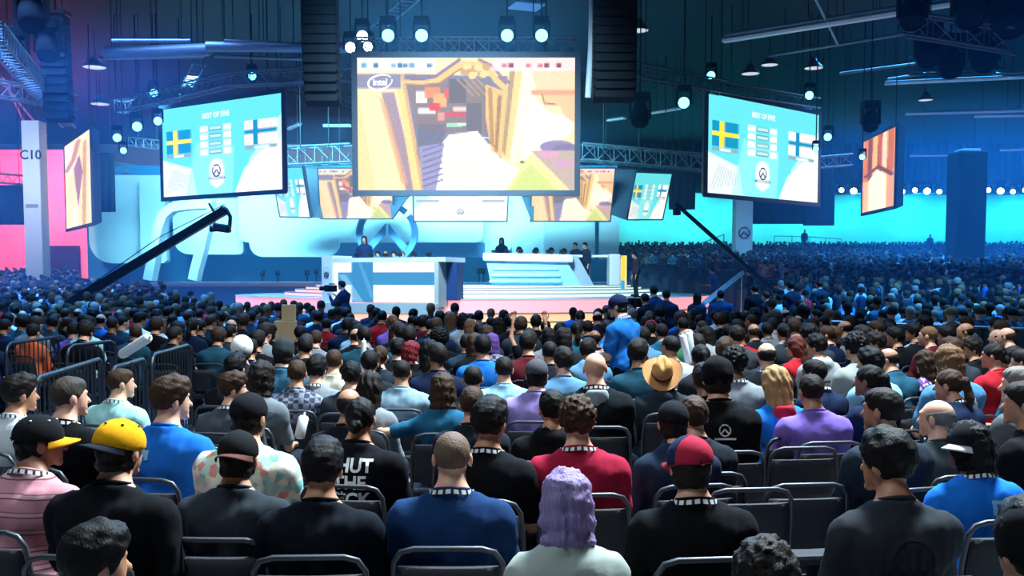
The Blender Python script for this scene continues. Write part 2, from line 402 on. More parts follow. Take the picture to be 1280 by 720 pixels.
# ------------------------------------------------------------------ truss and rig
def truss(a, b, s, label, bays=None, group=None):
    a, b = Vector(a), Vector(b); m = (a + b) / 2; t = thing('lighting_truss', label, 'truss', m, 0, group)
    dr = (b - a).normalized(); u = dr.cross(Vector((0, 0, 1))).normalized() * s / 2; w = Vector((0, 0, s / 2)); L = (b - a).length
    cs = [u + w, u - w, -u - w, -u + w]
    for c in cs: MB().tube([a - m + c, b - m + c], .035 * s / .5, 6).build('chord', ALU, t)
    k = bays or max(3, int(L / s)); mb = MB()
    for i in range(k):
        p, q = a.lerp(b, i / k) - m, a.lerp(b, (i + 1) / k) - m
        for j in range(4):
            c0, c1 = cs[j], cs[(j + 1) % 4]
            mb.tube([p + c0, q + c1], .018 * s / .5, 4, cap=False); mb.tube([p + c0, p + c1], .015 * s / .5, 4, cap=False)
    mb.build('lacing', ALU, t)
    for f_ in (.2, .8):
        q = a.lerp(b, f_) - m; MB().tube([q + w, Vector((q.x, q.y, HANG - m.z))], .02, 5).build('hoist_chain', BLACKM, t)
    return t
truss(P(150, 134, 50), P(285, 100, 44), .55, 'lattice truss rising over the left scoreboard screen')
truss(P(285, 100, 44), P(440, 92, 40), .55, 'lattice truss between left scoreboard and the big screen')
truss(P(330, 100, 48), P(440, 128, 46), .5, 'lower lattice truss left of the big screen')
truss(P(355, 196, 58), P(442, 192, 57), 1.0, 'deep lattice truss left of the big screen above small screens')
truss(P(726, 190, 57), P(880, 204, 58), .9, 'deep lattice truss right of the big screen above small screens')
truss(P(780, 86, 42), P(905, 110, 46), .55, 'lattice truss right of the right line array')
truss(P(726, 92, 40), P(800, 104, 42), .5, 'short lattice truss behind the right line array')
truss(P(884, 108, 46), P(1020, 130, 52), .5, 'lattice truss along the top of the right scoreboard')
truss(P(1018, 204, 56), P(1064, 200, 56), .6, 'short truss stub right of the right scoreboard')
truss(P(112, 205, 56), P(165, 212, 58), .5, 'low truss beside the far left screen')
truss(P(165, 178, 56), P(204, 182, 55), .5, 'truss stub left of the left scoreboard')
truss(P(-10, 40, 30), P(86, 152, 52), .6, 'dark truss running back along the upper left corner')
truss(P(-10, 110, 40), P(90, 128, 44), .6, 'truss crossing the upper left corner')
truss(P(-10, 222, 56), P(40, 226, 58), .5, 'truss above the black drape at the left edge')
truss(P(445, 58, 34.6), P(722, 58, 34.6), .5, 'horizontal truss carrying the big screen')
truss(P(1130, 30, 33), P(1270, 52, 31), .7, 'heavy dark truss at the upper right corner')
truss(P(1140, 80, 36), P(1250, 78, 36), .6, 'lower dark truss of the upper right rig')
truss(P(985, 237, 93), P(1300, 237, 93), .8, 'long truss with a row of lamps along the top of the cyan wall')

def moving_head(c, aim, label, s=1.0, lens=LENS, power=0, col=(.15, .6, 1), angle=25, group=None, name='moving_head_light', drop=True):
    c = Vector(c); t = thing(name, label, 'spotlight', c, 0, group)
    dr = (Vector(aim) - c).normalized(); M = frame_matrix((0, 0, 0), dr.cross(Vector((0, 0, 1))), Vector((0, 0, 1)).cross(dr).cross(dr) * -1)
    q = dr.to_track_quat('Z', 'Y').to_matrix().to_4x4()
    MB().lathe([(0, -.30 * s), (.12 * s, -.29 * s), (.17 * s, -.1 * s), (.17 * s, .16 * s), (.15 * s, .18 * s)], 16, q).build('head', BLACKPL, t)
    MB().lathe([(0, .15 * s), (.15 * s, .15 * s)], 16, q).build('lens', lens, t)
    MB().box((0, 0, .36 * s), (.36 * s, .26 * s, .16 * s), bevel=.02).build('base', BLACKPL, t)
    for sx in (-.19, .19): MB().box((sx * s, 0, .14 * s), (.04 * s, .1 * s, .40 * s)).build('yoke_arm', BLACKPL, t)
    MB().tube([(0, 0, .42 * s), (0, 0, (HANG - c.z) if drop else .62 * s)], .03 * s if not drop else .03, 6).build('clamp' if not drop else 'drop_pole', BLACKM, t)
    if power:
        l = spot_lamp('beam', c + dr * .2 * s, aim, power, col, angle, .6, .12 * s)
    return t
AUD = (0, 8, 1.0)
for px, l in ((485, 'first'), (527, 'second'), (634, 'third'), (677, 'fourth')):
    moving_head(P(px, 44, 33.6), P(px, 300, 6), l + ' of four bright cyan spotlights above the big screen', 1.35, power=900, angle=30)
moving_head(P(783, 120, 41), AUD, 'bright cyan spotlight right of the right line array', 1.6, power=600)
moving_head(P(855, 128, 44), AUD, 'bright cyan spotlight left of the right scoreboard', 1.6, power=600)
for px, py, s, l in ((315, 95, 1.2, 'spotlight above the left scoreboard truss'), (171, 158, 1.5, 'bright spotlight left of the left scoreboard'), (197, 151, 1.3, 'spotlight at the upper left corner of the left scoreboard'),
                  (146, 172, 1.3, 'spotlight between far left screen and left scoreboard'), (154, 188, 1.0, 'lower small spotlight left of the left scoreboard'), (192, 116, 1.2, 'spotlight on the truss end left of the left scoreboard'),
                  (889, 94, 1.3, 'spotlight above the left corner of the right scoreboard'), (1012, 119, 1.3, 'spotlight above the right corner of the right scoreboard'),
                  (1035, 171, 1.2, 'spotlight right of the right scoreboard'), (1078, 196, .9, 'small spotlight near the far right screen'), (1020, 186, .9, 'faint spotlight beside the edge of the right scoreboard')):
    moving_head(P(px, py, 49), AUD, l, s)
for px, py, s, l in ((453, 45, 1.3, 'white lamp at the end of the ladder truss'), (438, 59, 1.2, 'white lamp below the ladder truss end'), (460, 58, 1.1, 'white lamp left above the big screen corner')):
    moving_head(P(px, py, 36), P(px - 60, 380, 6), l, s, LENSW)
# unlit movers in the dark rigs
for px, py, d, s, l in ((800, 145, 41, 2.1, 'unlit black moving light hanging right of the right line array'), (1160, 66, 34, 2.2, 'large unlit moving light in the upper right rig'),
                        (1188, 80, 34, 2.2, 'large unlit moving light beside another in the upper right rig'), (1230, 70, 34, 2.4, 'unlit moving light at the right of the upper right rig'),
                        (1140, 18, 32, 2.2, 'unlit moving light at the top of the upper right rig'), (1212, 12, 31, 2.6, 'unlit moving light at the top edge of the right rig'),
                        (1262, 20, 31, 3.0, 'bulky unlit lamp in the upper right corner'), (1088, 152, 44, 2.0, 'unlit lamp hanging before the far right screen'), (60, 60, 38, 2.4, 'unlit lamp in the upper left rig'),
                        (40, 20, 34, 2.6, 'unlit lamp at the top of the upper left rig'), (20, 70, 36, 2.2, 'unlit lamp at the left edge of the rig'), (72, 110, 42, 2.0, 'unlit lamp at the lower end of the left rig')):
    moving_head(P(px, py, d), P(px, 400, d - 6), l, s, BLACKPL)
for i in range(16):
    px = 1052 + i * 15.3
    if 1180 < px < 1226: continue
    t = moving_head(P(px, 237 + (i % 3), 92.4), P(px - 40, 420, 55), ('first second third fourth fifth sixth seventh eighth ninth tenth eleventh twelfth thirteenth fourteenth fifteenth sixteenth'.split()[i] + ' bright lamp place from the left in the row atop the cyan wall'), 1.5 + .5 * (i % 3 == 1), LENSW, group='wall wash lamps', name='wash_light', drop=False)
for i, px in enumerate((800, 870, 940, 1010, 1080, 1150, 1220, 1290)):
    area_lamp('wall_wash', P(px, 244, 92.2), P(px, 290, 95.8), 2.5, (330, 420, 300, 400, 330, 440, 400, 360)[i], (.016, .66, .95), .6, 2.2)
for px, pw in ((22, 1500), (82, 1600)):
    area_lamp('magenta_wash', P(px, 205, 66.0), P(px, 270, 72), 4.0, pw, (1.0, .06, .17), 1.0)

def line_array(px0, px1, py0, py1, d, label, n=11, curve=.35):
    a, b = P((px0 + px1) / 2, py0, d), P((px0 + px1) / 2, py1, d); w = (px1 - px0) * d / F
    t = thing('line_array_speaker', label, 'loudspeaker', (a.x, d, b.z)); H = a.z - b.z; h = H / n
    for i in range(n):
        z = H - h * (i + .5); y = .0 + curve * (i / n) ** 2.2 * 1.2; an = .35 * (i / n) ** 1.5
        q = MB().box((0, y, z), (w, .55, h * .93), Matrix.Rotation(-an, 3, 'X'), .02).build('cabinet', BLACKPL, t)
        MB().box((0, y - .285, z), (w * .9, .02, h * .8), Matrix.Rotation(-an, 3, 'X')).build('grille', BLACKCLOTH, q)
    MB().box((0, 0, H + .1), (w * 1.05, .7, .12)).build('fly_bar', BLACKM, t)
    for s in (-.3, .3): MB().tube([(s * w, 0, H + .1), (s * w, 0, HANG - b.z)], .03, 6).build('chain', BLACKM, t)
    return t
line_array(378, 421, -14, 127, 31, 'black curved line array speaker left of the big screen', 12)
line_array(742, 795, -10, 124, 31, 'black line array speaker right of the big screen', 12, .1)
line_array(52, 84, 20, 150, 40, 'black line array speaker in the upper left corner', 12, .2)
mb_ = P(736, 85, 32)
tag(MB().tube([P(743, -120, 32), P(739, 60, 32), P(735, 122, 32)], .10, 8).build('cable_loom', WHITEP), 'pale striped cable loom hanging along the right line array', 'cable')

# ------------------------------------------------------------------ pictures on the screens
def game_canvas(w, h):
    """a sunlit golden gateway seen from a paved path"""
    c = Canvas(w, h, '#f6e3b4')
    c.poly([(0, .77), (0, 0), (.24, 0), (.20, .35), (.13, .70)], '#fbdc9e'); c.poly([(0, .77), (.05, .74), (.12, .66), (.16, .45), (.20, 0), (.08, 0)], '#fbe6bd', .7)
    c.poly([(.11, .74), (.17, .74), (.27, 0), (.22, 0)], '#a58f9e'); c.poly([(.10, .70), (.13, .66), (.23, .05), (.20, .05)], '#e2a878', .7)
    c.poly([(.17, .88), (.215, .88), (.31, 0), (.255, 0)], '#fdd98c'); c.poly([(.20, .88), (.222, .88), (.315, 0), (.29, 0)], '#c99a72', .7)
    c.poly([(.215, .88), (.69, .86), (.66, .2), (.31, 0)], '#7d7f96')
    c.rect(.0, .77, .20, .88, '#8b89a6')
    c.poly([(.23, .80), (.28, .45), (.62, .44), (.62, .80)], '#8a7a7c')
    for x, y, w_, h_, q in ((.27, .66, .05, .09, '#f4e3d8'), (.31, .70, .07, .08, '#e58d58'), (.35, .63, .06, .10, '#f2b06a'), (.40, .70, .05, .07, '#dd5f55'), (.28, .58, .08, .04, '#ffffff'),
                           (.33, .60, .05, .06, '#d8473f'), (.40, .56, .10, .03, '#e0444f'), (.44, .60, .06, .03, '#f7d0c5'), (.41, .48, .07, .03, '#9fd6b5'), (.46, .49, .05, .02, '#d0ebdc'), (.37, .53, .03, .06, '#f0978a')):
        c.rect(x, y, x + w_, y + h_, q)
    c.rect(.50, .40, .57, .66, '#6e6a74'); c.rect(.42, .66, .50, .84, '#6b6468'); c.poly([(.50, .83), (.60, .82), (.57, .68), (.50, .70)], '#8d7d74')
    for i in range(4): c.line([(.46 + .03 * i, .84), (.53 + .03 * i, .72)], .006, '#b19a84')
    c.poly([(.28, .50), (.40, .50), (.40, .42), (.31, .0), (.27, .30)], '#5f627d', .5)
    c.poly([(.31, 0), (.36, .30), (.42, .42), (.55, .45), (.66, .24), (.78, .12), (.70, 0)], '#fffaf0')
    c.poly([(.30, .0), (.28, .33), (.40, .36), (.36, 0)], '#9a98c4')
    for i in range(7): c.line([(.30, .03 + .045 * i), (.39, .08 + .045 * i)], .006, '#6f6b9a')
    for i in range(9): c.line([(.38 + .01 * i, .02 + .05 * i), (.60 + .012 * i, .02 + .045 * i)], .004, '#ecdcc6')
    c.line([(.22, .82), (.30, .815), (.37, .83), (.44, .91), (.48, .955), (.56, .95), (.60, .92), (.64, .83), (.68, .77), (.72, .76)], .022, '#f3c878')
    c.line([(.22, .845), (.30, .84), (.36, .86), (.43, .94), (.47, .985)], .012, '#8a7596'); c.line([(.56, .985), (.62, .94), (.66, .86), (.71, .80)], .012, '#9b7d92')
    c.line([(.22, .80), (.30, .795), (.38, .81), (.45, .89), (.49, .93)], .006, '#a87a56')
    for i in range(9): c.ell(.49 + .013 * i, .90 + .035 * math.sin(i * 1.7), .018, .028, '#f6d68a' if i % 2 else '#c9a064')
    c.poly([(.59, .80), (.69, .74), (.665, .25), (.615, .30), (.59, .55)], '#eec47b'); c.poly([(.60, .78), (.62, .77), (.63, .32), (.61, .35)], '#a97f4e', .8)
    c.poly([(.645, .72), (.665, .72), (.645, .28), (.63, .30)], '#8f6a45', .8)
    c.poly([(.71, .90), (.76, .90), (.70, .22), (.665, .25)], '#f4d58e'); c.poly([(.70, .9), (.725, .9), (.68, .26), (.665, .30)], '#8e7260', .7)
    c.poly([(.76, .90), (.83, .90), (.80, .50), (.72, .20), (.70, .22)], '#fff3d6'); c.poly([(.80, .9), (1, .9), (1, .76), (.83, .72)], '#f6d6ae')
    c.rect(.80, .72, 1.0, .76, '#e7a584'); c.poly([(.85, .72), (1, .72), (1, .52), (.96, .54), (.93, .64), (.86, .64)], '#f0c79a')
    c.line([(.85, .72), (.86, .66), (.91, .65)], .006, '#a97b62'); c.ell(.87, .48, .12, .11, '#fffdf6'); c.poly([(.80, .72), (.88, .60), (.92, .40), (.74, .20)], '#fffaf0', .7)
    c.ell(.92, .33, .08, .05, '#8f86b5'); c.ell(.97, .30, .08, .05, '#8079a4'); c.poly([(.80, .30), (1, .30), (1, .0), (.98, 0)], '#c2b0a6'); c.ell(.88, .27, .05, .025, '#e0a2c8'); c.ell(.95, .20, .05, .03, '#cfa2c4')
    c.poly([(.68, .0), (.76, .20), (.80, .28), (.98, 0)], '#e8eaa0'); c.poly([(.70, 0), (.76, .14), (.80, .2), (.92, 0)], '#c9dd82', .8); c.ell(.757, .215, .012, .012, '#6a8a4a')
    c.rect(0, .90, .36, 1, '#d8e8f0', .75); c.rect(.62, .90, 1, 1, '#ffd8e2', .75)
    r = random.Random(3)
    for i in range(6):
        for x0, q in ((.02, ('#5fa8c8', '#39759c', '#f2f7fa')), (.64, ('#d85a6a', '#8a3a4a', '#f6dde2'))):
            x = x0 + i * .055; c.rect(x, .925, x + .022, .96, r.choice(q)); c.rect(x + .025, .93, x + .048, .955, r.choice(q)); c.rect(x, .905, x + .045, .915, '#ffffff')
    c.a = c.a * .92 + .05; c.grain(.05, 5); return c  # tones lifted: the washed-out look of haze is put into the picture colours

def board_canvas(w, h, rows=True):
    """pale cyan scoreboard with two flags, four result rows and an emblem"""
    c = Canvas(w, h, '#63dff2')
    c.poly([(0, .0), (0, .42), (.12, .36), (.26, .30), (.30, .0)], '#dfeff6'); c.poly([(.62, 0), (.70, .25), (.86, .45), (1, .55), (1, 0)], '#f7feff')
    c.poly([(.62, 0), (.70, .10), (.74, .35), (.80, .45), (1, .80), (1, 0)], '#e4fbff', .6); c.poly([(.2, 0), (.3, .6), (.62, .5), (.6, 0)], '#9aeef8', .6)
    for i in range(9): c.line([(.02 + .03 * i, .04 + .01 * i), (.10 + .02 * i, .30 - .01 * i)], .005, '#a9b6cf')
    c.rect(.035, .48, .255, .74, '#1592c2'); c.rect(.095, .48, .135, .74, '#ffe23c'); c.rect(.035, .59, .255, .635, '#ffe23c')
    c.rect(.705, .50, .96, .76, '#ffffff'); c.rect(.775, .50, .815, .76, '#148ec4'); c.rect(.705, .61, .96, .66, '#148ec4')
    c.rect(.035, .435, .255, .47, '#8aa8bc'); c.rect(.10, .44, .19, .465, '#e4f0f4'); c.rect(.705, .45, .96, .49, '#8aa8bc'); c.rect(.78, .455, .90, .48, '#e4f0f4')
    for i in range(4):
        y = .755 - .085 * i
        c.rect(.335, y - .065, .40, y, '#e9ffff'); c.rect(.53, y - .065, .595, y, '#e9ffff'); c.rect(.41, y - .06, .52, y - .005, '#63a7b8'); c.rect(.418, y - .045, .512, y - .02, '#c9edf2')
    c.poly([(.47, .06), (.53, .12), (.53, .30), (.41, .30), (.41, .12)], '#f2fbff', .8); c.ell(.47, .30, .06, .09, '#f2fbff', .8)
    c.rect(.40, .16, .54, .185, '#3d5a73')
    return c

HOUS = mat('screen_housing', (.045, .055, .085), .55)
SCR = screen_mat('led_screen', 1.35); SCRS = screen_mat('led_screen_small', 1.25)
def screen(name, label, tl, tr, br, bl, canvas, bez, depth=.45, material=None, cat='screen'):
    """an LED screen: outer corners, bezel bars around a display, housing behind"""
    tl, tr, br, bl = (Vector(q) for q in (tl, tr, br, bl)); m = (tl + tr + br + bl) / 4
    t = thing(name, label, cat, m); tl, tr, br, bl = tl - m, tr - m, br - m, bl - m
    n = (br - bl).cross(tl - bl).normalized()                              # towards the viewer
    ux, uy = (br - bl).normalized(), (tl - bl).normalized()
    def inset(p, sx, sy): return p + ux * sx * bez + uy * sy * bez
    i = [inset(tl, 1, -1), inset(tr, -1, -1), inset(br, -1, 1), inset(bl, 1, 1)]; o = [tl, tr, br, bl]
    for k in range(4):
        k2 = (k + 1) % 4; q = [o[k], o[k2], i[k2], i[k]]; mb = MB()
        v = [p + n * .05 for p in q] + [p - n * .05 for p in q]
        mb.add(v, [(3, 2, 1, 0), (4, 5, 6, 7), (0, 1, 5, 4), (1, 2, 6, 5), (2, 3, 7, 6), (3, 0, 4, 7)]); mb.build('bezel', HOUS, t)
    q = [p - n * .05 for p in o]; r = [p * .92 - n * depth for p in o]
    MB().add(q + r, [(4, 5, 6, 7), (0, 1, 5, 4), (1, 2, 6, 5), (2, 3, 7, 6), (3, 0, 4, 7)]).build('housing', HOUS, t)
    disp = picture_panel('display', canvas, i[3] + n * .01, i[2] + n * .01, i[0] + n * .01, material or SCR, t)
    t['_w'] = (i[2] - i[3]).length; t['_h'] = (i[0] - i[3]).length
    for s in (.15, .85):
        p = tl.lerp(tr, s) - n * .2
        MB().tube([p, Vector((p.x, p.y, HANG - m.z))], .03, 5).build('hoist_chain', BLACKM, t)
    return t, disp, (i[3] + n * .02, ux, uy)
INKW = mat('screen_white_ink', (1, 1, 1), .5, emit=(1, 1, 1), strength=1.0)
INKD = mat('screen_dark_ink', (.02, .03, .05), .6, emit=(.02, .045, .08), strength=1.0)
def on_screen(fr, w, h, u, v): return fr[0] + fr[1] * (u * w) + fr[2] * (v * h)

def box_corners(px0, px1, py, d0, d1=None):
    """outer corners from the pixel rows at the left and right edge: py = (top_l, bot_l, top_r, bot_r)"""
    d1 = d1 or d0
    a, b = P(px0, py[1], d0), P(px1, py[3], d1)
    tl, tr = P(px0, py[0], d0), P(px1, py[2], d1)
    tl.x, tl.y, tr.x, tr.y = a.x, a.y, b.x, b.y
    hz = ((tl.z - a.z) + (tr.z - b.z)) / 2; zt = (tl.z + tr.z) / 2; zb = zt - hz
    return Vector((a.x, a.y, zt)), Vector((b.x, b.y, zt)), Vector((b.x, b.y, zb)), Vector((a.x, a.y, zb))

# the big centre screen
t, dsp, fr = screen('led_screen', 'largest screen over the stage showing a golden gateway from a game', *box_corners(441, 725, (65, 245, 65, 245), 34), game_canvas(156, 94), .19)
w, h = t['_w'], t['_h']
o = on_screen(fr, w, h, .105, .815)
mb = MB(); ring = [(o + fr[1] * (.40 * math.cos(a) * (1 + .05 * math.sin(a))) + fr[2] * (.24 * math.sin(a) + .06 * math.cos(a))) for a in np.linspace(.5, 2 * math.pi + .2, 40)]
mb.tube(ring, [.012 + .022 * abs(math.sin(i / 39 * math.pi)) for i in range(40)], 6); mb.build('logo_swoosh', INKW, t)
lettering('lettering', 'intel', .30, frame_matrix(o, fr[1], fr[2]), INKW, t, .002, .95, .006)
# the two scoreboards
def board(px0, px1, py, d0, d1, label, wh=(84, 66)):
    t, dsp, fr = screen('scoreboard_screen', label, *box_corners(px0, px1, py, d0, d1), board_canvas(*wh), .20)
    w, h = t['_w'], t['_h']
    emblem_mb(.30, .01, frame_matrix(on_screen(fr, w, h, .47, .255), fr[1], fr[2])).build('emblem', INKD, t)
    lettering('lettering', 'OVERWATCH', .16, frame_matrix(on_screen(fr, w, h, .47, .172), fr[1], fr[2]), INKW, t, .002, 1.0, .003)
    lettering('lettering', 'BEST OF FIVE', .33, frame_matrix(on_screen(fr, w, h, .47, .865), fr[1], fr[2]), INKW, t, .002, 1.0, .014)
    return t
board(202, 358, (132, 251, 111, 243), 50.2, 45.4, 'left scoreboard screen with a yellow-blue flag and a white-blue flag')
board(880, 1024, (112, 249, 138, 256), 45.6, 52.0, 'right scoreboard screen with a yellow-blue flag and a white-blue flag')
# steep side screens
def side_canvas(w, h, right):
    c = Canvas(w, h, '#f7e2b0' if not right else '#f3b27a')
    if not right:
        c.poly([(.35, .72), (.6, .80), (.7, .6), (.62, .45), (.5, .2), (.42, .45)], '#a07a82'); c.poly([(.0, 1), (.35, .98), (.5, .75), (.2, .6), (0, .7)], '#efe4ea')
        c.line([(.1, .70), (.35, .78), (.55, .95)], .03, '#c79a70', asp=.3); c.poly([(.15, 0), (.45, .4), (.5, .1), (.45, 0)], '#fff2d2'); c.line([(.7, 0), (.8, .9)], .02, '#d5a468', asp=.3)
    else:
        for i in range(6): c.line([(.1 + .15 * i, .45), (.12 + .15 * i, 1)], .03, ('#d8803c', '#8a4a34', '#f0c060', '#b85f34', '#f6d9b0', '#c8743c')[i], asp=.3)
        c.poly([(.2, 0), (.2, .42), (.45, .55), (.75, .42), (.75, 0)], '#fff4d8'); c.line([(.1, .5), (.5, .58), (.9, .42)], .02, '#7a4a3c', asp=.3); c.rect(.8, .0, 1, .4, '#e0a47c'); c.rect(.05, .0, .16, .4, '#eebd94')
    return c.grain(.08, 9)
screen('side_screen', 'steeply slanted screen with a golden picture beside the grey column', *box_corners(83, 117, (180, 284, 157, 289), 56.5, 49.5), side_canvas(24, 66, False), .16)
screen('side_screen', 'steeply slanted screen with an orange picture above the right stands', *box_corners(1077, 1119, (176, 262, 152, 270), 56.0, 50.0), side_canvas(24, 66, True), .16)
# smaller screens on the far side of the ring, leaning forward
def far_screen(px, canvas, label, dt=56.0, db=58.0, bez=.07, de=0.0):
    (x0, y0), (x1, y1), (x2, y2), (x3, y3) = px
    tl, tr, br, bl = P(x0, y0, dt), P(x1, y1, dt + de), P(x2, y2, db + de), P(x3, y3, db)
    m = (tl + tr + br + bl) / 4; ux = ((tr - tl) + (br - bl)) / 4; uy = ((tl - bl) + (tr - br)) / 4
    return screen('far_screen', label, m - ux + uy, m + ux + uy, m + ux - uy, m - ux - uy, canvas, bez, .25, SCRS)
far_screen(((394, 209), (494, 209), (490, 274), (402, 274)), game_canvas(72, 46), 'small screen with the golden picture under the left corner of the big screen')
far_screen(((663, 209), (772, 209), (762, 277), (664, 277)), game_canvas(72, 46), 'small screen with the golden picture under the right corner of the big screen')
far_screen(((338, 208), (379, 208), (389, 272), (350, 272)), board_canvas(40, 40), 'small scoreboard screen beside the left scoreboard', de=-2.0)
far_screen(((796, 213), (839, 217), (830, 274), (781, 276)), board_canvas(40, 46), 'small scoreboard screen right of the big screen', de=2.0)
ct, cdsp, cfr = far_screen(((514, 222), (638, 222), (634, 277), (517, 277)), Canvas(60, 30, '#eefaff').poly([(0, .3), (.4, .9), (.7, .7), (1, 1), (1, 1.1), (0, 1.1)], '#c3f0fb').rect(.03, .45, .27, .5, '#a6b8d0').rect(.73, .45, .97, .5, '#a6b8d0'), 'small white screen with an emblem hanging below the big screen')
emblem_mb(.19, .01, frame_matrix(on_screen(cfr, ct['_w'], ct['_h'], .5, .22), cfr[1], cfr[2])).build('emblem', INKD, ct)
# dark wedge housings between the small screens
def wedge(pts, d, label, d1=None):
    q = [P(x, y, d) for x, y in pts]; m = sum(q, Vector()) / len(q)
    tag(MB().add([p - m for p in q] + [p - m + Vector((0, 1.2, .15)) for p in q],
             [(3, 2, 1, 0), (4, 5, 6, 7), (0, 1, 5, 4), (1, 2, 6, 5), (2, 3, 7, 6), (3, 0, 4, 7)]).build('rig_cover', HOUS), label, 'cover').location = m
wedge([(374, 210), (396, 210), (402, 273), (388, 272)], 57.4, 'dark wedge cover between the two small screens left of the big screen')
wedge([(486, 246), (511, 246), (505, 252), (490, 274)], 57.4, 'dark wedge cover right of the left small golden screen')
wedge([(652, 246), (668, 246), (667, 277), (664, 276)], 57.4, 'dark wedge cover left of the right small golden screen')
wedge([(771, 210), (797, 210), (782, 275), (763, 268)], 57.4, 'dark wedge cover between the two small screens right of the big screen')

# ------------------------------------------------------------------ the stage
SC = Vector((-1.5, 40.0, 0)); SM = Matrix.Translation(SC)
DECK = mat('stage_deck_white', (.50, .58, .68), .22, noise=.05, scale=1.0)
STEPT = mat('step_tread', (.16, .15, .17), .5)
def led_mat(name, ca, cb, strength):
    """lit riser whose colour changes along its length"""
    m = bpy.data.materials.new(name); m.use_nodes = True; nt = m.node_tree; b = nt.nodes['Principled BSDF']
    tc = nt.nodes.new('ShaderNodeTexCoord'); sp = nt.nodes.new('ShaderNodeSeparateXYZ'); mr = nt.nodes.new('ShaderNodeMapRange'); mx = nt.nodes.new('ShaderNodeMix')
    mx.data_type = 'RGBA'; mr.inputs[1].default_value = -2.2; mr.inputs[2].default_value = 3.4
    nt.links.new(tc.outputs['Object'], sp.inputs[0]); nt.links.new(sp.outputs[0], mr.inputs[0]); nt.links.new(mr.outputs[0], mx.inputs[0])
    mx.inputs[6].default_value = (*ca, 1); mx.inputs[7].default_value = (*cb, 1)
    nt.links.new(mx.outputs[2], b.inputs['Emission Color']); b.inputs['Emission Strength'].default_value = strength
    b.inputs['Base Color'].default_value = (.3, .3, .3, 1); return m
stage = thing('round_stage', 'round white two-level stage with glowing pink and orange step edges', 'stage', SC)
def ring_step(r, z0, z1, r_in, led, name='step'):
    q = MB().lathe([(r, z0 + .012), (r, z1 - .012)], 96).build('led_riser', led, stage)
    MB().lathe([(r + .03, z0), (r + .03, z0 + .012), (r, z0 + .012)], 96).build('riser_sill', STEPT, stage)
    MB().lathe([(r, z1 - .012), (r + .03, z1 - .012), (r + .03, z1), (r_in, z1)], 96).build(name, DECK if r_in < .01 else STEPT, stage)
ring_step(10.7, 0.0, .26, 10.2, led_mat('led_amber', lin('#ffb25a'), lin('#ff9a4a'), 1.3))
ring_step(10.2, .26, .51, 9.7, led_mat('led_yellow', lin('#ffe08a'), lin('#ffd070'), 1.5))
ring_step(9.7, .51, .76, 9.2, led_mat('led_orange', lin('#ffab78'), lin('#ffb868'), 1.3))
ring_step(9.2, .76, 1.20, .0, led_mat('led_pink', lin('#f79aa2'), lin('#f9a0a6'), 1.15), 'lower_deck')
for k, (r, z0, z1, ri) in enumerate(((7.4, 1.20, 1.32, 7.0), (7.0, 1.32, 1.43, 6.6), (6.6, 1.43, 1.51, 6.2), (6.2, 1.51, 1.58, .0))):
    ring_step(r, z0, z1, ri, led_mat('led_pale_%d' % k, lin('#ffc6b8' if k < 2 else '#ffd9d0'), lin('#d4fbff'), 1.15), 'upper_deck' if ri == 0 else 'step')

# straight side wing of the stage
x0, x1 = P(193, 350, 51).x, P(412, 350, 51).x
wing = thing('stage_wing', 'long low white stage wing, blue light painted on its front, left of the round stage', 'stage', ((x0 + x1) / 2, 52.5, 0)); L = x1 - x0
MB().box((0, 0, 1.52), (L, 4.6, .22), bevel=.1).build('deck', PANELW, wing)
MB().box((0, .15, .70), (L * .97, 4.0, 1.40)).build('front', mat('wing_lit_tint', (.10, .45, .75), .5), wing)  # the blue light on this front is put into its base colour
MB().box((0, -1.95, .16), (L * .98, .4, .32), bevel=.05).build('kick_step', PANELW, wing)

# scenery behind
def rounded(px0, px1, py0, py1, d, r, mt, label, th=.4, curve=0.0, name='scenery_panel', parent=None):
    a, b = P(px0, py1, d), P(px1, py0, d); w, h = b.x - a.x, b.z - a.z; rs = r if isinstance(r, (tuple, list)) else (r,) * 4     # bl br tr tl
    pts = []
    for (cx, cy, rr, a0) in ((0, 0, rs[0], 180), (w, 0, rs[1], 270), (w, h, rs[2], 0), (0, h, rs[3], 90)):
        ox = cx + (rr if cx == 0 else -rr); oy = cy + (rr if cy == 0 else -rr)
        for k in range(7):
            an = math.radians(a0 + 90 * k / 6); pts.append((ox + rr * math.cos(an), oy + rr * math.sin(an)))
    pts = [(x - w / 2, y) for x, y in pts]
    o = MB().prism(pts, th, FRONT).build(name, mt, parent); o.location = ((a.x + b.x) / 2, d + th, a.z)
    o.parent = SET; o.location -= SET.location; tag(o, label)
    MB().box((0, 1.2, (b.z - a.z) * .5), (.3, 66.0 - d - th + 1.2, .3)).build('bracket', BLUEWALL, o).location = (0, (66.0 - d - th) / 2 - .6, 0)
    return o
SET = thing('stage_backdrop', 'sculpted pale stage backdrop of rounded panels before a deep blue wall', 'backdrop', (P(440, 300, 66).x, 66.2, 0))
tag(MB().box((0, 0, 4.6), (P(775, 300, 66).x - P(112, 300, 66).x, .4, 9.2), bevel=.05).build('backing_wall', BLUEWALL, SET), 'deep blue backing wall')
rounded(112, 208, 219, 329, 63.0, (1.4, .2, .1, .1), PANELW, 'broad pale panel with a rounded corner at the left of the stage')
rounded(176, 206, 224, 329, 62.3, (.1, .3, .2, .1), PANELW, 'narrow pale panel standing proud at the right of the broad left panel', .5)
rounded(217, 303, 248, 318, 62.0, (1.0, .3, .2, .2), PANELW, 'pale panel behind the white arch', .4)
rounded(298, 604, 236, 303, 61.2, (.6, .5, .2, .2), PANELW, 'very wide pale panel behind the centre emblem', .5)
rounded(312, 424, 299, 321, 60.4, (.8, .9, .1, .1), PANELW, 'low pale panel under the left half of the wide panel', .5)
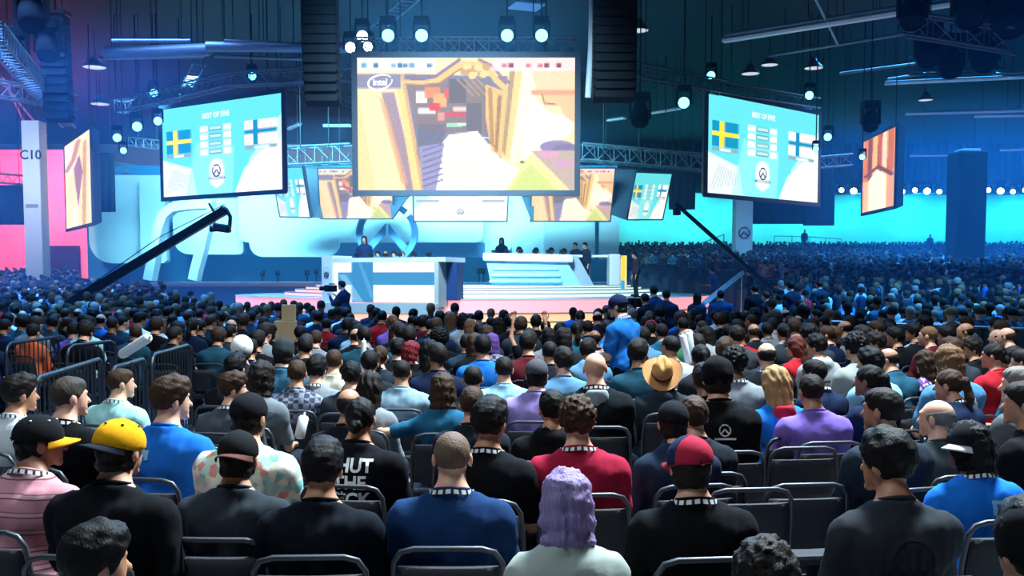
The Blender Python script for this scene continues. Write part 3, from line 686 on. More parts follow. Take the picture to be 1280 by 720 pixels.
rounded(424, 606, 303, 321, 62.4, (.1, .1, .1, .1), PANELG, 'low grey blue panel under the emblem')
rounded(598, 640, 240, 322, 62.6, (.3, .9, .2, .2), PANELW, 'pale panel just right of the wide panel')
rounded(640, 682, 240, 324, 62.0, .12, PANELW, 'tall pale panel left of the right slot')
rounded(680, 744, 238, 324, 61.6, .12, PANELW, 'tall wide pale panel behind the right desk')
rounded(749, 774, 238, 324, 61.8, .12, PANELW, 'narrow pale panel at the right end of the scenery')
# white arch
def arch(pts, w, d, label, name='white_arch', dp=.9):
    q = [P(x, y, d) for x, y in pts]; m = Vector((q[0].x, d, 0)); mb = MB(); n = len(q); v = []
    for i in range(n):
        t_ = (q[min(i + 1, n - 1)] - q[max(i - 1, 0)]).normalized(); s = Vector((-t_.z, 0, t_.x)) * w / 2
        for sg, yy in ((1, 0), (-1, 0), (-1, dp), (1, dp)): v.append(q[i] - m + s * sg + Vector((0, yy, 0)))
    f = [(i * 4 + k, i * 4 + (k + 1) % 4, i * 4 + 4 + (k + 1) % 4, i * 4 + 4 + k) for i in range(n - 1) for k in range(4)]
    f += [(3, 2, 1, 0), tuple(range(n * 4 - 4, n * 4))]
    o = mb.add(v, f).build(name, PANELW); o.location = m; return tag(o, label, 'scenery arch')
arch([(184, 350), (188, 330), (192, 306), (197, 284), (203, 268), (214, 259), (234, 256), (262, 255), (259, 268), (254, 292), (248, 318), (243, 336), (240, 350)], .50, 56, 'white angular arch standing on the stage wing left of the crane')
# centre emblem sculpture
em = P(483.5, 291, 59.2)
tag(emblem_mb(1.82, .45, Matrix.Translation((0, .45, 0)) @ FRONT).build('emblem_sculpture', PANELG), 'big grey blue ring emblem with two crossing legs behind the left desk', 'emblem').location = em
# floor beams
BEAMG = mat('beam_lens', (.3, .3, .3), .3, emit=(.7, .95, 1), strength=8)
for i, (px, py, tx) in enumerate(((328, 341, 333), (347, 340, 360), (384, 340, 402), (395, 338, 398), (599, 338, 615), (604, 338, 622))):
    c = P(px, py, 55.5); t = thing('floor_spotlight', 'small upward floor lamp behind the stage, %s' % ('first from the white arch', 'second from the white arch', 'third from the white arch', 'beside the left desk', 'left of the right desk', 'closest to the right desk')[i], 'spotlight', c)
    MB().lathe([(0, -.2), (.14, -.18), (.14, .1), (.11, .12)], 12).build('can', BLACKPL, t); MB().lathe([(0, .1), (.11, .1)], 12).build('lens', BEAMG, t)
    zf = 1.64 if px < 412 else 0.0
    MB().tube([(0, 0, -.18), (0, 0, zf - c.z)], .04, 6).build('stand', BLACKM, t)
    spot_lamp('beam', c + Vector((0, 0, .2)), P(tx, 285, 57), 2500, (.45, .85, 1), 9, .3, .04)
# upstage plinth behind the desks
tag(MB().box((-1.0, 53.5, .8), (14.5, 7.0, 1.6), bevel=.08).build('rear_platform', mat('platform_blue', (.12, .42, .68), .4)), 'blue rear platform between stage and scenery', 'platform')

# ------------------------------------------------------------------ desks
def flag_canvas(w, h, bg, cross, x0, x1, y0, y1, ins=None):
    c = Canvas(w, h, bg); c.rect(x0, 0, x1, 1, cross); c.rect(0, y0, 1, y1, cross); return c
DTOP = mat('desk_white', (.80, .80, .80), .35); WOOD = mat('desk_wood', (.42, .34, .26), .5)
BEIGE = mat('desk_sand', (.60, .56, .50), .5)
# left desk: three metre wide front carrying a white flag with a blue cross
A, B = P(406, 378, 31.9), P(549, 386, 30.3); A.z = B.z = .96
ux = (B - A); W_ = ux.length; ux.normalize(); uy = Vector((0, 0, 1)); nz = ux.cross(uy)
ld = thing('team_desk', 'left team desk with a white flag with blue cross on its front', 'desk', A)
zt = P(430, 324, 31.6).z - .96
def lq(u, z, n=0.0): return ux * u + uy * z + nz * n
def slab(u0, u1, z0, z1, n0, n1, name, mt, parent):
    v = [lq(u, z, n) for n in (n0, n1) for (u, z) in ((u0, z0), (u1, z0), (u1, z1), (u0, z1))]
    return MB().add(v, [(3, 2, 1, 0), (4, 5, 6, 7), (0, 1, 5, 4), (1, 2, 6, 5), (2, 3, 7, 6), (3, 0, 4, 7)]).build(name, mt, parent)
slab(.32, W_ - .05, 0.12, zt - .10, -.15, 0, 'front_panel', DTOP, ld)
slab(0, W_ + .25, zt - .10, zt + .04, -1.3, .06, 'desk_top', DTOP, ld)
slab(-.05, .34, -.9, zt + .12, -1.1, .08, 'end_pillar', DTOP, ld)
slab(W_ - .12, W_ + .02, 0, zt - .1, -1.1, .08, 'end_post', BEIGE, ld)
slab(W_ + .02, W_ + .38, .2, zt - .12, -.9, -.45, 'side_screen', mat('navy_panel', (.02, .05, .16), .4), ld)
slab(-.1, W_, -.95, .10, -.35, .20, 'plinth', BEIGE, ld)
fc = Canvas(90, 44, '#f4f6f8'); fc.rect(0, .43, 1, .76, '#3f8fc0'); fc.rect(.18, -.05, .40, 1.1, '#3a87bb'); fc.rect(0, 0, .04, 1, '#f4f6f8'); fc.poly([(.05, .7), (.12, .7), (.3, 0), (.2, 0)], '#8fc6e6', .5); fc.poly([(.25, 1), (.28, 1), (.42, .1), (.37, .1)], '#6fb2dc', .4)
picture_panel('flag_display', fc, lq(.36, .14, .012), lq(W_ - .14, .14, .012), lq(.36, zt - .11, .012), SCR, ld)
emblem_mb(.13, .02, frame_matrix(lq(.15, zt - .38, .085), ux, uy)).build('emblem', BEIGE, ld)
slab(.05, .25, zt - .95, zt - .12, .085, .10, 'sign_frame', PANELW, ld)
emblem_mb(.09, .02, frame_matrix(lq(.15, zt - .5, .11), ux, uy)).build('emblem', EMB, ld)
# right desk with sloping console front
rd = thing('team_desk', 'right team desk with a sloping light blue console front', 'desk', (0, 0, 0)); c0 = P(660, 340, 35.6); c0.z = 1.58; rd.location = c0
hw = (720 - 605) / 2 * 35.6 / F
zt2 = P(660, 317, 35.4).z - 1.58
MB().box((0, .5, zt2 - .14), (2 * hw * .98, 1.1, .28), Matrix.Rotation(.02, 3, 'Y'), .05).build('desk_top', DTOP, rd)
mbp = MB(); pr = [(-hw * .80, 0.0), (hw * 1.15, 0.0), (hw * .86, zt2 - .30), (-hw * .90, zt2 - .30)]
mbp.prism(pr, .5, Matrix.Translation((0, .6, 0)) @ FRONT); mbp.build('console', mat('console_blue', (.30, .62, .85), .35), rd)
for i in range(3):
    z = .14 + i * .22
    MB().box((-.05 * hw, .02 + .04 * i, z), (1.60 * hw - .12 * i, .12, .10), bevel=.04).build('led_strip', mat('led_strip_%d' % i, (.2, .4, .5), .4, emit=lin(('#57bdf2', '#8fe6ff', '#57bdf2')[i]), strength=.55), rd)
MB().prism([(hw * .70, zt2 - .05), (hw * 1.08, zt2 - .05), (hw * 1.45, 0), (hw * .55, 0), (hw * .95, zt2 - .5)], .5, Matrix.Translation((0, .85, 0)) @ FRONT).build('side_wedge', mat('wedge_grey', (.33, .40, .52), .5), rd)
# white end portal with a blue and yellow flag panel
ep = P(771, 350, 36.2); pt = thing('end_portal', 'white end wall with a yellow and blue flag strip right of the right desk', 'scenery wall', (ep.x, 36.2, 1.58)); hz = P(771, 318, 36.2).z - 1.58
MB().box((-.12, 0, hz / 2), (.40, 1.0, hz), bevel=.04).build('wall_slab', DTOP, pt)
MB().box((-1.2, .3, hz - .06), (2.0, .5, .09), bevel=.02).build('lintel', DTOP, pt)
MB().box((-1.0, .3, hz / 2), (.10, .4, hz), bevel=.02).build('post', DTOP, pt)
fs = Canvas(8, 40, '#ffc94a'); fs.rect(0, 0, 1, .26, '#2f9fd0'); fs.rect(.7, 0, 1, 1, '#ffdf78')
picture_panel('flag_display', fs, (.10, -.52, .0 - .12), (.30, -.46, .0 - .12), (.10, -.52, hz - .05), SCR, pt)
MB().box((.2, -.40, hz / 2 - .1), (.22, .12, hz + .0), bevel=.02).build('flag_panel', DTOP, pt)
# monitors on the desks
def monitor(loc, rz, label, s=1.0, lit='#9fd6ef'):
    t = thing('monitor', label, 'monitor', loc, rz, 'player monitors')
    MB().box((0, 0, .34 * s), (.56 * s, .04, .34 * s), bevel=.01).build('housing', BLACKPL, t)
    MB().box((0, .023, .34 * s), (.52 * s, .006, .30 * s)).build('panel', mat('monitor_glow', (.05, .05, .06), .3, emit=lin(lit), strength=.8), t)
    MB().tube([(0, 0, 0), (0, 0, .2 * s)], .02, 6).build('neck', BLACKPL, t); MB().lathe([(0, 0), (.12, 0), (.12, .015), (0, .02)], 12).build('foot', BLACKPL, t)
for i in range(6):
    p = A + lq(.75 + i * .52, zt + .045, -.75)
    monitor(p, 0, ('first', 'second', 'third', 'fourth', 'fifth', 'sixth')[i] + ' thin player monitor from the left on the left team desk', .3)
for i in range(6):
    monitor(c0 + Vector((-hw * .75 + i * hw * .30, .65, zt2 + .0)), 0, ('first', 'second', 'third', 'fourth', 'fifth', 'sixth')[i] + ' thin player monitor from the left on the right team desk', .3)

# ------------------------------------------------------------------ bodies: smooth fields turned into surfaces
class Field:
    def __init__(s, xs, ys, zs):
        s.ax = [np.asarray(a, np.float32) for a in (xs, ys, zs)]; s.F = np.full([len(a) for a in s.ax], .5, np.float32)
    def sub(s, lo, hi):
        sl = []
        for a, l, h in zip(s.ax, lo, hi):
            i0 = max(0, int(np.searchsorted(a, l)) - 1); i1 = min(len(a), int(np.searchsorted(a, h)) + 1)
            if i1 - i0 < 1: return None
            sl.append(slice(i0, i1))
        sl = tuple(sl); g = np.meshgrid(*[a[q] for a, q in zip(s.ax, sl)], indexing='ij', sparse=True)
        return sl, g
    @staticmethod
    def dist(pr, g):
        X, Y, Z = g
        if pr[0] == 'e':
            _, c, r, R = pr
            x, y, z = X - c[0], Y - c[1], Z - c[2]
            if R is not None:
                x, y, z = (R[0][0] * x + R[1][0] * y + R[2][0] * z, R[0][1] * x + R[1][1] * y + R[2][1] * z, R[0][2] * x + R[1][2] * y + R[2][2] * z)
            k0 = np.sqrt((x / r[0]) ** 2 + (y / r[1]) ** 2 + (z / r[2]) ** 2) + 1e-6
            k1 = np.sqrt((x / r[0] ** 2) ** 2 + (y / r[1] ** 2) ** 2 + (z / r[2] ** 2) ** 2) + 1e-6
            return k0 * (k0 - 1) / k1
        _, a, b, ra, rb = pr
        ba = [b[i] - a[i] for i in range(3)]; L2 = sum(q * q for q in ba) + 1e-9
        t = np.clip(((X - a[0]) * ba[0] + (Y - a[1]) * ba[1] + (Z - a[2]) * ba[2]) / L2, 0, 1)
        return np.sqrt((X - a[0] - t * ba[0]) ** 2 + (Y - a[1] - t * ba[1]) ** 2 + (Z - a[2] - t * ba[2]) ** 2) - (ra + (rb - ra) * t)
    @staticmethod
    def box(pr, m):
        if pr[0] == 'e':
            r = max(pr[2]) if pr[3] is not None else None
            rr = (r, r, r) if r else pr[2]
            return [pr[1][i] - rr[i] - m for i in range(3)], [pr[1][i] + rr[i] + m for i in range(3)]
        r = max(pr[3], pr[4]); return [min(pr[1][i], pr[2][i]) - r - m for i in range(3)], [max(pr[1][i], pr[2][i]) + r + m for i in range(3)]
    def add(s, pr, k=.03, grow=0.0):
        if grow:
            if pr[0] == 'e': pr = ('e', pr[1], tuple(q + grow for q in pr[2]), pr[3])
            else: pr = ('c', pr[1], pr[2], pr[3] + grow, pr[4] + grow)
        q = s.sub(*s.box(pr, k + .05))
        if q is None: return
        sl, g = q; d = s.dist(pr, g).astype(np.float32); f = s.F[sl]
        h = np.maximum(k - np.abs(f - d), 0) / k
        s.F[sl] = np.minimum(f, d) - h * h * k * .25
    def cut(s, pr, k=.01):
        q = s.sub(*s.box(pr, k + .03))
        if q is None: return
        sl, g = q; d = -s.dist(pr, g).astype(np.float32); f = s.F[sl]
        h = np.maximum(k - np.abs(f - d), 0) / k
        s.F[sl] = np.maximum(f, d) + h * h * k * .25
    def clip(s, n, o):
        """keep n.p < o"""
        X, Y, Z = np.meshgrid(*s.ax, indexing='ij', sparse=True)
        s.F = np.maximum(s.F, (n[0] * X + n[1] * Y + n[2] * Z - o).astype(np.float32))
    def ripple(s, amp, fr, seed=0):
        X, Y, Z = np.meshgrid(*s.ax, indexing='ij', sparse=True); r = np.random.RandomState(seed); w = 0
        for _ in range(4):
            k = r.randn(3); k *= fr * (0.6 + r.rand()) / np.linalg.norm(k)
            w = w + np.sin(k[0] * X + k[1] * Y + k[2] * Z + r.rand() * 6.28)
        s.F = s.F + (amp * .5 * w).astype(np.float32)
    def surface(s):
        F = s.F; xs, ys, zs = s.ax; ins = F < 0
        c = [ins[i:ins.shape[0] - 1 + i, j:ins.shape[1] - 1 + j, k:ins.shape[2] - 1 + k] for i in (0, 1) for j in (0, 1) for k in (0, 1)]
        cnt = sum(q.astype(np.int8) for q in c); act = (cnt > 0) & (cnt < 8); I, J, K = np.nonzero(act)
        idx = np.full(act.shape, -1, np.int32); idx[I, J, K] = np.arange(len(I))
        P_ = np.zeros((len(I), 3)); N = np.zeros(len(I)); off = [(i, j, k) for i in (0, 1) for j in (0, 1) for k in (0, 1)]
        for a in range(8):
            for ax_ in range(3):
                if off[a][ax_] == 1: continue
                o = off[a]; o2 = list(o); o2[ax_] = 1; o2 = tuple(o2)
                f0 = F[I + o[0], J + o[1], K + o[2]]; f1 = F[I + o2[0], J + o2[1], K + o2[2]]; m = (f0 < 0) != (f1 < 0)
                t = np.where(m, f0 / np.where(m, f0 - f1, 1), 0)
                p0 = np.stack([xs[I + o[0]], ys[J + o[1]], zs[K + o[2]]], 1); p1 = np.stack([xs[I + o2[0]], ys[J + o2[1]], zs[K + o2[2]]], 1)
                P_ += np.where(m[:, None], p0 + (p1 - p0) * t[:, None], 0); N += m
        P_ /= np.maximum(N, 1)[:, None]; faces = []
        for ax_ in range(3):
            A = np.moveaxis(ins, ax_, 0); B = np.moveaxis(idx, ax_, 0); 
            ch = A[:-1] != A[1:]; i, j, k = np.nonzero(ch[:, 1:-1, 1:-1]); j = j + 1; k = k + 1
            q = np.stack([B[i, j - 1, k - 1], B[i, j, k - 1], B[i, j, k], B[i, j - 1, k]], 1)
            fl_ = A[i, j, k]
            if ax_ == 1: fl_ = ~fl_
            q[~fl_] = q[~fl_][:, ::-1]; faces.append(q)
        return P_, np.concatenate(faces)
def to_mesh(name, parts):
    """join surfaces (verts, quads) into one mesh"""
    vs, fs, n = [], [], 0
    for v, f in parts:
        vs.append(v); fs.append(f + n); n += len(v)
    v = np.concatenate(vs); f = np.concatenate(fs); m = bpy.data.meshes.new(name)
    m.vertices.add(len(v)); m.vertices.foreach_set('co', v.astype(np.float32).ravel())
    m.loops.add(len(f) * 4); m.loops.foreach_set('vertex_index', f.astype(np.int32).ravel())
    m.polygons.add(len(f)); m.polygons.foreach_set('loop_start', np.arange(0, len(f) * 4, 4, dtype=np.int32)); m.polygons.foreach_set('loop_total', np.full(len(f), 4, np.int32))
    m.polygons.foreach_set('use_smooth', np.ones(len(f), bool)); m.update(calc_edges=True); m.validate(); return m
def axis(lo, hi, h, flo=None, fhi=None, fh=None):
    if flo is None: return np.arange(lo, hi + h, h)
    a = np.arange(lo, flo, h); b = np.arange(flo, fhi, fh); c = np.arange(fhi, hi + h, h); return np.concatenate([a, b, c])

def E(c, r, R=None): return ('e', tuple(c), tuple(r), R)
def CN(a, b, ra, rb): return ('c', tuple(a), tuple(b), ra, rb)

BUILDS = {'m': dict(w=1.0, d=1.0, arm=1.0, neck=1.0), 'b': dict(w=1.09, d=1.16, arm=1.12, neck=1.08), 's': dict(w=.86, d=.90, arm=.82, neck=.84)}
class Pose:
    """joints and primitive lists of one figure facing +y, origin on the floor below the hips"""
    def __init__(s, kind='sit', build='m', lean=4, yaw=0, nod=0, arms='lap', tilt=0):
        b = BUILDS[build]; w, dd = b['w'], b['d']; s.b = b
        pz = .54 if kind == 'sit' else .94
        R = Matrix.Rotation(math.radians(-lean), 3, 'X')
        if kind == 'stand': pass
        def T(x, y, t): return Vector((0, 0, pz)) + R @ Vector((x, y, t))
        s.T = T; s.R = R
        s.torso = [E(T(0, -.01, .01), (.172 * w, .125 * dd, .115), None), E(T(0, .005, .15), (.152 * w, .112 * dd, .15), None),
                   E(T(0, -.005, .32), (.168 * w, .112 * dd, .165), None), CN(T(-.145 * w, -.02, .408), T(0, -.02, .432), .058, .060), CN(T(.145 * w, -.02, .408), T(0, -.02, .432), .058, .060),
                   E(T(-.186 * w, -.015, .382), (.056, .062, .078)), E(T(.186 * w, -.015, .382), (.056, .062, .078)),
                   E(T(-.085 * w, -.075, .34), (.075, .045, .10)), E(T(.085 * w, -.075, .34), (.075, .045, .10))]
        if build == 's': s.torso += [E(T(-.07, .09, .29), (.055, .05, .055)), E(T(.07, .09, .29), (.055, .05, .055))]
        s.traps = [CN(T(-.105 * w, -.025, .452), T(-.02, -.02, .525), .042, .045), CN(T(.105 * w, -.025, .452), T(.02, -.02, .525), .042, .045)]
        s.neckp = [CN(T(0, -.02, .45), T(0, .012, .60), .060 * b['neck'], .054 * b['neck'])]
        hc = T(0, .03, .665); s.hc = hc
        s.HR = (Matrix.Rotation(math.radians(-yaw), 3, 'Z') @ Matrix.Rotation(math.radians(-lean * .3 - nod), 3, 'X') @ Matrix.Rotation(math.radians(tilt), 3, 'Y'))
        H = lambda x, y, z: hc + s.HR @ Vector((x, y, z)); Rm = [list(q) for q in s.HR]
        s.head = [E(H(0, -.012, .022), (.076, .095, .086), Rm), E(H(0, .030, -.050), (.056, .060, .062), Rm), E(H(0, .042, -.015), (.060, .050, .074), Rm)]
        s.face = [CN(H(0, .086, .004), H(0, .108, -.030), .009, .014), E(H(0, .080, -.095), (.026, .020, .020), Rm), E(H(0, .089, -.064), (.023, .009, .010), Rm),
                  E(H(0, .080, .030), (.050, .016, .012), Rm), E(H(-.030, .080, .008), (.013, .013, .011), Rm), E(H(.030, .080, .008), (.013, .013, .011), Rm)]
        s.ears = [E(H(-.080, -.006, -.012), (.010, .021, .033), Rm), E(H(.080, -.006, -.012), (.010, .021, .033), Rm)]
        s.socket = [E(H(-.031, .100, .010), (.020, .014, .012), Rm), E(H(.031, .100, .010), (.020, .014, .012), Rm)]
        a = b['arm']; s.upper, s.fore, s.hands = [], [], []
        for sx in (-1, 1):
            sh = T(sx * .190 * w, -.012, .395)
            mode = arms if not isinstance(arms, (tuple, list)) else arms[0 if sx < 0 else 1]
            if mode == 'lap': el = sh + Vector((sx * .032, .09, -.265)); wr = Vector((sx * .12, el.y + .22, max(pz + .115, el.z - .06)))
            elif mode == 'wide': el = sh + Vector((sx * .12, .06, -.255)); wr = Vector((sx * .13, el.y + .20, pz + .115))
            elif mode == 'knees': el = Vector((sx * .20, sh.y + .22, pz + .16)); wr = Vector((sx * .06, el.y + .20, pz + .17))
            elif mode == 'down': el = sh + Vector((sx * .05, -.02, -.29)); wr = el + Vector((sx * .01, .09, -.24))
            elif mode == 'front': el = sh + Vector((sx * .04, .05, -.28)); wr = el + Vector((-sx * .06, .25, .02))
            elif mode == 'camera': el = sh + Vector((sx * .06, .16, -.22)); wr = el + Vector((-sx * .10, .17, .20))
            elif mode == 'out': el = sh + Vector((sx * .27, -.02, -.05)); wr = el + Vector((sx * .12, .20, .02))
            elif mode == 'up': el = sh + Vector((sx * .10, .10, .24)); wr = el + Vector((-sx * .03, .04, .25))
            elif mode == 'phone': el = sh + Vector((sx * .06, .17, -.18)); wr = el + Vector((-sx * .07, .10, .25))
            s.upper.append(CN(sh, el, .052 * a, .042 * a)); s.fore.append(CN(el, wr, .042 * a, .027 * a)); s.hands.append((el, wr, sx))
        s.legs, s.feet = [], []
        for sx in (-1, 1):
            if kind == 'sit':
                hp = Vector((sx * .095 * w, .02, pz - .02)); kn = Vector((sx * .14 * w, .44, pz - .015)); an = Vector((sx * .14 * w, .42, .085))
            else:
                hp = Vector((sx * .09 * w, 0, pz - .03)); kn = Vector((sx * .11 * w, .03, .50)); an = Vector((sx * .12 * w, -.01, .085))
            s.legs += [CN(hp, kn, .088 * (w + .1) / 1.1, .060), CN(kn, an, .058, .038)]; s.feet.append((an, sx))
        s.kind, s.pz = kind, pz

def hand_surface(el, wr, sx, h=.0065):
    """palm, four unequal bent fingers and a thumb leaving the side of the palm"""
    d = (wr - el).normalized(); up = Vector((0, 0, 1)); 
    if abs(d.z) > .8: up = Vector((0, 1, 0))
    side = d.cross(up).normalized() * (1 if True else 1); nrm = side.cross(d).normalized()
    L = lambda a, b_, c: wr + d * a + side * b_ + nrm * c
    pr = [CN(L(-.04, 0, 0), L(.01, 0, 0), .026, .022), CN(L(.02, -.022, 0), L(.075, -.024, 0), .016, .014), CN(L(.02, 0, 0), L(.08, 0, .002), .017, .015), CN(L(.02, .022, 0), L(.072, .024, 0), .016, .013)]
    for k, (b_, l1, l2) in enumerate(((-.031, .034, .030), (-.0105, .040, .036), (.0105, .037, .033), (.031, .028, .024))):
        a = L(.078, b_, 0); m = L(.078 + l1, b_ * 1.05, -.012); e = L(.078 + l1 + l2 * .75, b_ * 1.03, -.012 - l2 * .7)
        pr += [CN(a, m, .0098, .0090), CN(m, e, .0090, .0075)]
    t = -sx; a = L(.02, t * .03, -.004); m = L(.055, t * .058, -.014); e = L(.088, t * .060, -.024)
    pr += [CN(a, m, .0135, .0110), CN(m, e, .0110, .0085)]
    lo = [min(Field.box(q, .012)[0][i] for q in pr) for i in range(3)]; hi = [max(Field.box(q, .012)[1][i] for q in pr) for i in range(3)]
    f = Field(*[axis(lo[i], hi[i], h) for i in range(3)])
    for q in pr[:4]: f.add(q, .012)
    for q in pr[4:]: f.add(q, .003)
    return f.surface()

def pose_grid(po, prs, h, fine=None):
    lo = [min(Field.box(q, .03)[0][i] for q in prs) - .01 for i in range(3)]; hi = [max(Field.box(q, .03)[1][i] for q in prs) + .01 for i in range(3)]
    if fine is None: return [axis(lo[i], hi[i], h) for i in range(3)]
    c = po.hc; r = (.125, .14, .135)
    return [axis(lo[i], hi[i], h, c[i] - r[i], c[i] + r[i], fine) for i in range(3)]

_cache = {}
def body_mesh(po, key, h=.022, fine=.009, hands=True):
    if ('body', key) in _cache: return _cache[('body', key)]
    prs = po.torso + po.traps + po.neckp + po.head + po.upper + po.fore + po.legs
    f = Field(*pose_grid(po, prs, h, fine))
    for q in po.torso: f.add(q, .05)
    for q in po.legs: f.add(q, .03)
    for q in po.upper: f.add(q, .025)
    for q in po.fore: f.add(q, .02)
    for q in po.traps + po.neckp: f.add(q, .035)
    for q in po.head: f.add(q, .022)
    for q in po.face: f.add(q, .012)
    for q in po.socket: f.cut(q, .012)
    for q in po.ears: f.add(q, .006)
    parts = [f.surface()]
    if hands:
        for el, wr, sx in po.hands: parts.append(hand_surface(el, wr, sx, .0065 if h < .025 else .009))
    m = to_mesh('body', parts); m.materials.append(SKIN); _cache[('body', key)] = m; return m

def shirt_mesh(po, key, h=.02, sleeve='short', hood=False, loose=.014, seed=1):
    k_ = ('shirt', key, sleeve, hood, loose)
    if k_ in _cache: return _cache[k_]
    prs = po.torso + po.traps + po.upper + (po.fore if sleeve == 'long' else [])
    f = Field(*pose_grid(po, prs, h)); T = po.T
    for q in po.torso: f.add(q, .05, loose)
    f.add(E(T(0, -.02, .05), (.165 * po.b['w'], .125 * po.b['d'], .13), None), .06, loose + .006)
    for q in po.traps: f.add(q, .04, .012)
    f.add(CN(T(0, -.022, .42), T(0, -.014, .545), .072 * po.b['neck'], .066 * po.b['neck']), .045)
    for q in po.upper:
        if sleeve == 'none': continue
        a, b = Vector(q[1]), Vector(q[2]); e = b if sleeve == 'long' else a.lerp(b, .72)
        f.add(CN(a, e, q[3] + .016, q[4] + (.014 if sleeve == 'long' else .024)), .03)
    if sleeve == 'long':
        for q in po.fore: f.add(CN(q[1], Vector(q[1]).lerp(Vector(q[2]), .93), q[3] + .014, q[4] + .012), .025)
    if hood:
        f.add(E(T(0, -.085, .475), (.105, .050, .062), None), .03); f.add(E(T(-.065, -.055, .50), (.045, .045, .05), None), .03); f.add(E(T(.065, -.055, .50), (.045, .045, .05), None), .03)
        f.cut(E(T(0, -.045, .56), (.060, .045, .055), None), .02)
    # neck opening
    nb, nt_ = T(0, -.012, .50), T(0, .0, .62)
    dirn = (nt_ - nb).normalized(); 
    if not hood: f.clip(dirn, nb.dot(dirn) + .030)
    f.clip((0, 0, -1), -(po.pz - .065 if po.kind == 'sit' else po.pz - .09))
    f.ripple(.0042, 34, seed); f.ripple(.0026, 75, seed + 5)
    X, Y, Z = np.meshgrid(*f.ax, indexing='ij', sparse=True)          # draped folds, deeper towards the waist
    dp = np.clip((po.pz + .40 - Z) / .35, 0, 1)
    f.F = f.F + (.0048 * dp * np.sin(46 * Z + 16 * np.abs(X) + 9 * np.sin(7 * X + 3 * Z)) + .003 * dp * np.sin(85 * Z - 30 * X + 5 * np.sin(13 * X))).astype(np.float32)
    sf = [f.surface()]
    if not hood:                                       # ribbed collar
        nn, mm = 28, 6; cv = []
        for i in range(nn):
            a = 2 * math.pi * i / nn; rr = .066 * po.b['neck']
            for j in range(mm):
                bb = 2 * math.pi * j / mm; q = rr + .0075 * math.cos(bb)
                cv.append(T(q * 1.08 * math.cos(a), -.012 + q * 1.02 * math.sin(a), .528 + .010 * math.cos(bb * 0) * 0 - .016 * math.sin(a) + .009 * math.sin(bb)))
        sf.append((np.array([tuple(q) for q in cv]), np.array([(i * mm + j, ((i + 1) % nn) * mm + j, ((i + 1) % nn) * mm + (j + 1) % mm, i * mm + (j + 1) % mm) for i in range(nn) for j in range(mm)])))
    m = to_mesh('shirt', sf); _cache[k_] = m; return m

def trousers_mesh(po, key, h=.028):
    if ('trou', key) in _cache: return _cache[('trou', key)]
    prs = po.legs + po.torso[:1]; f = Field(*pose_grid(po, prs, h))
    f.add(po.torso[0], .05, .008)
    for q in po.legs: f.add(q, .03, .013)
    f.clip((0, 0, 1), po.pz + .06); f.clip((0, 0, -1), -.07); f.ripple(.003, 40, 2)
    m = to_mesh('trousers', [f.surface()]); m.materials.append(CLOTH); _cache[('trou', key)] = m; return m
def shoe_mesh(po, key, i):
    k = ('shoe', key, i)
    if k in _cache: return _cache[k]
    an, sx = po.feet[i]; prs = [E((an.x, an.y + .06, .052), (.046, .135, .048)), E((an.x, an.y - .02, .075), (.042, .055, .065)), E((an.x, an.y + .12, .045), (.047, .07, .040))]
    f = Field(*pose_grid(po, prs, .016))
    for q in prs: f.add(q, .02)
    f.clip((0, 0, -1), 0.0); m = to_mesh('shoe', [f.surface()]); m.materials.append(CLOTH); _cache[k] = m; return m

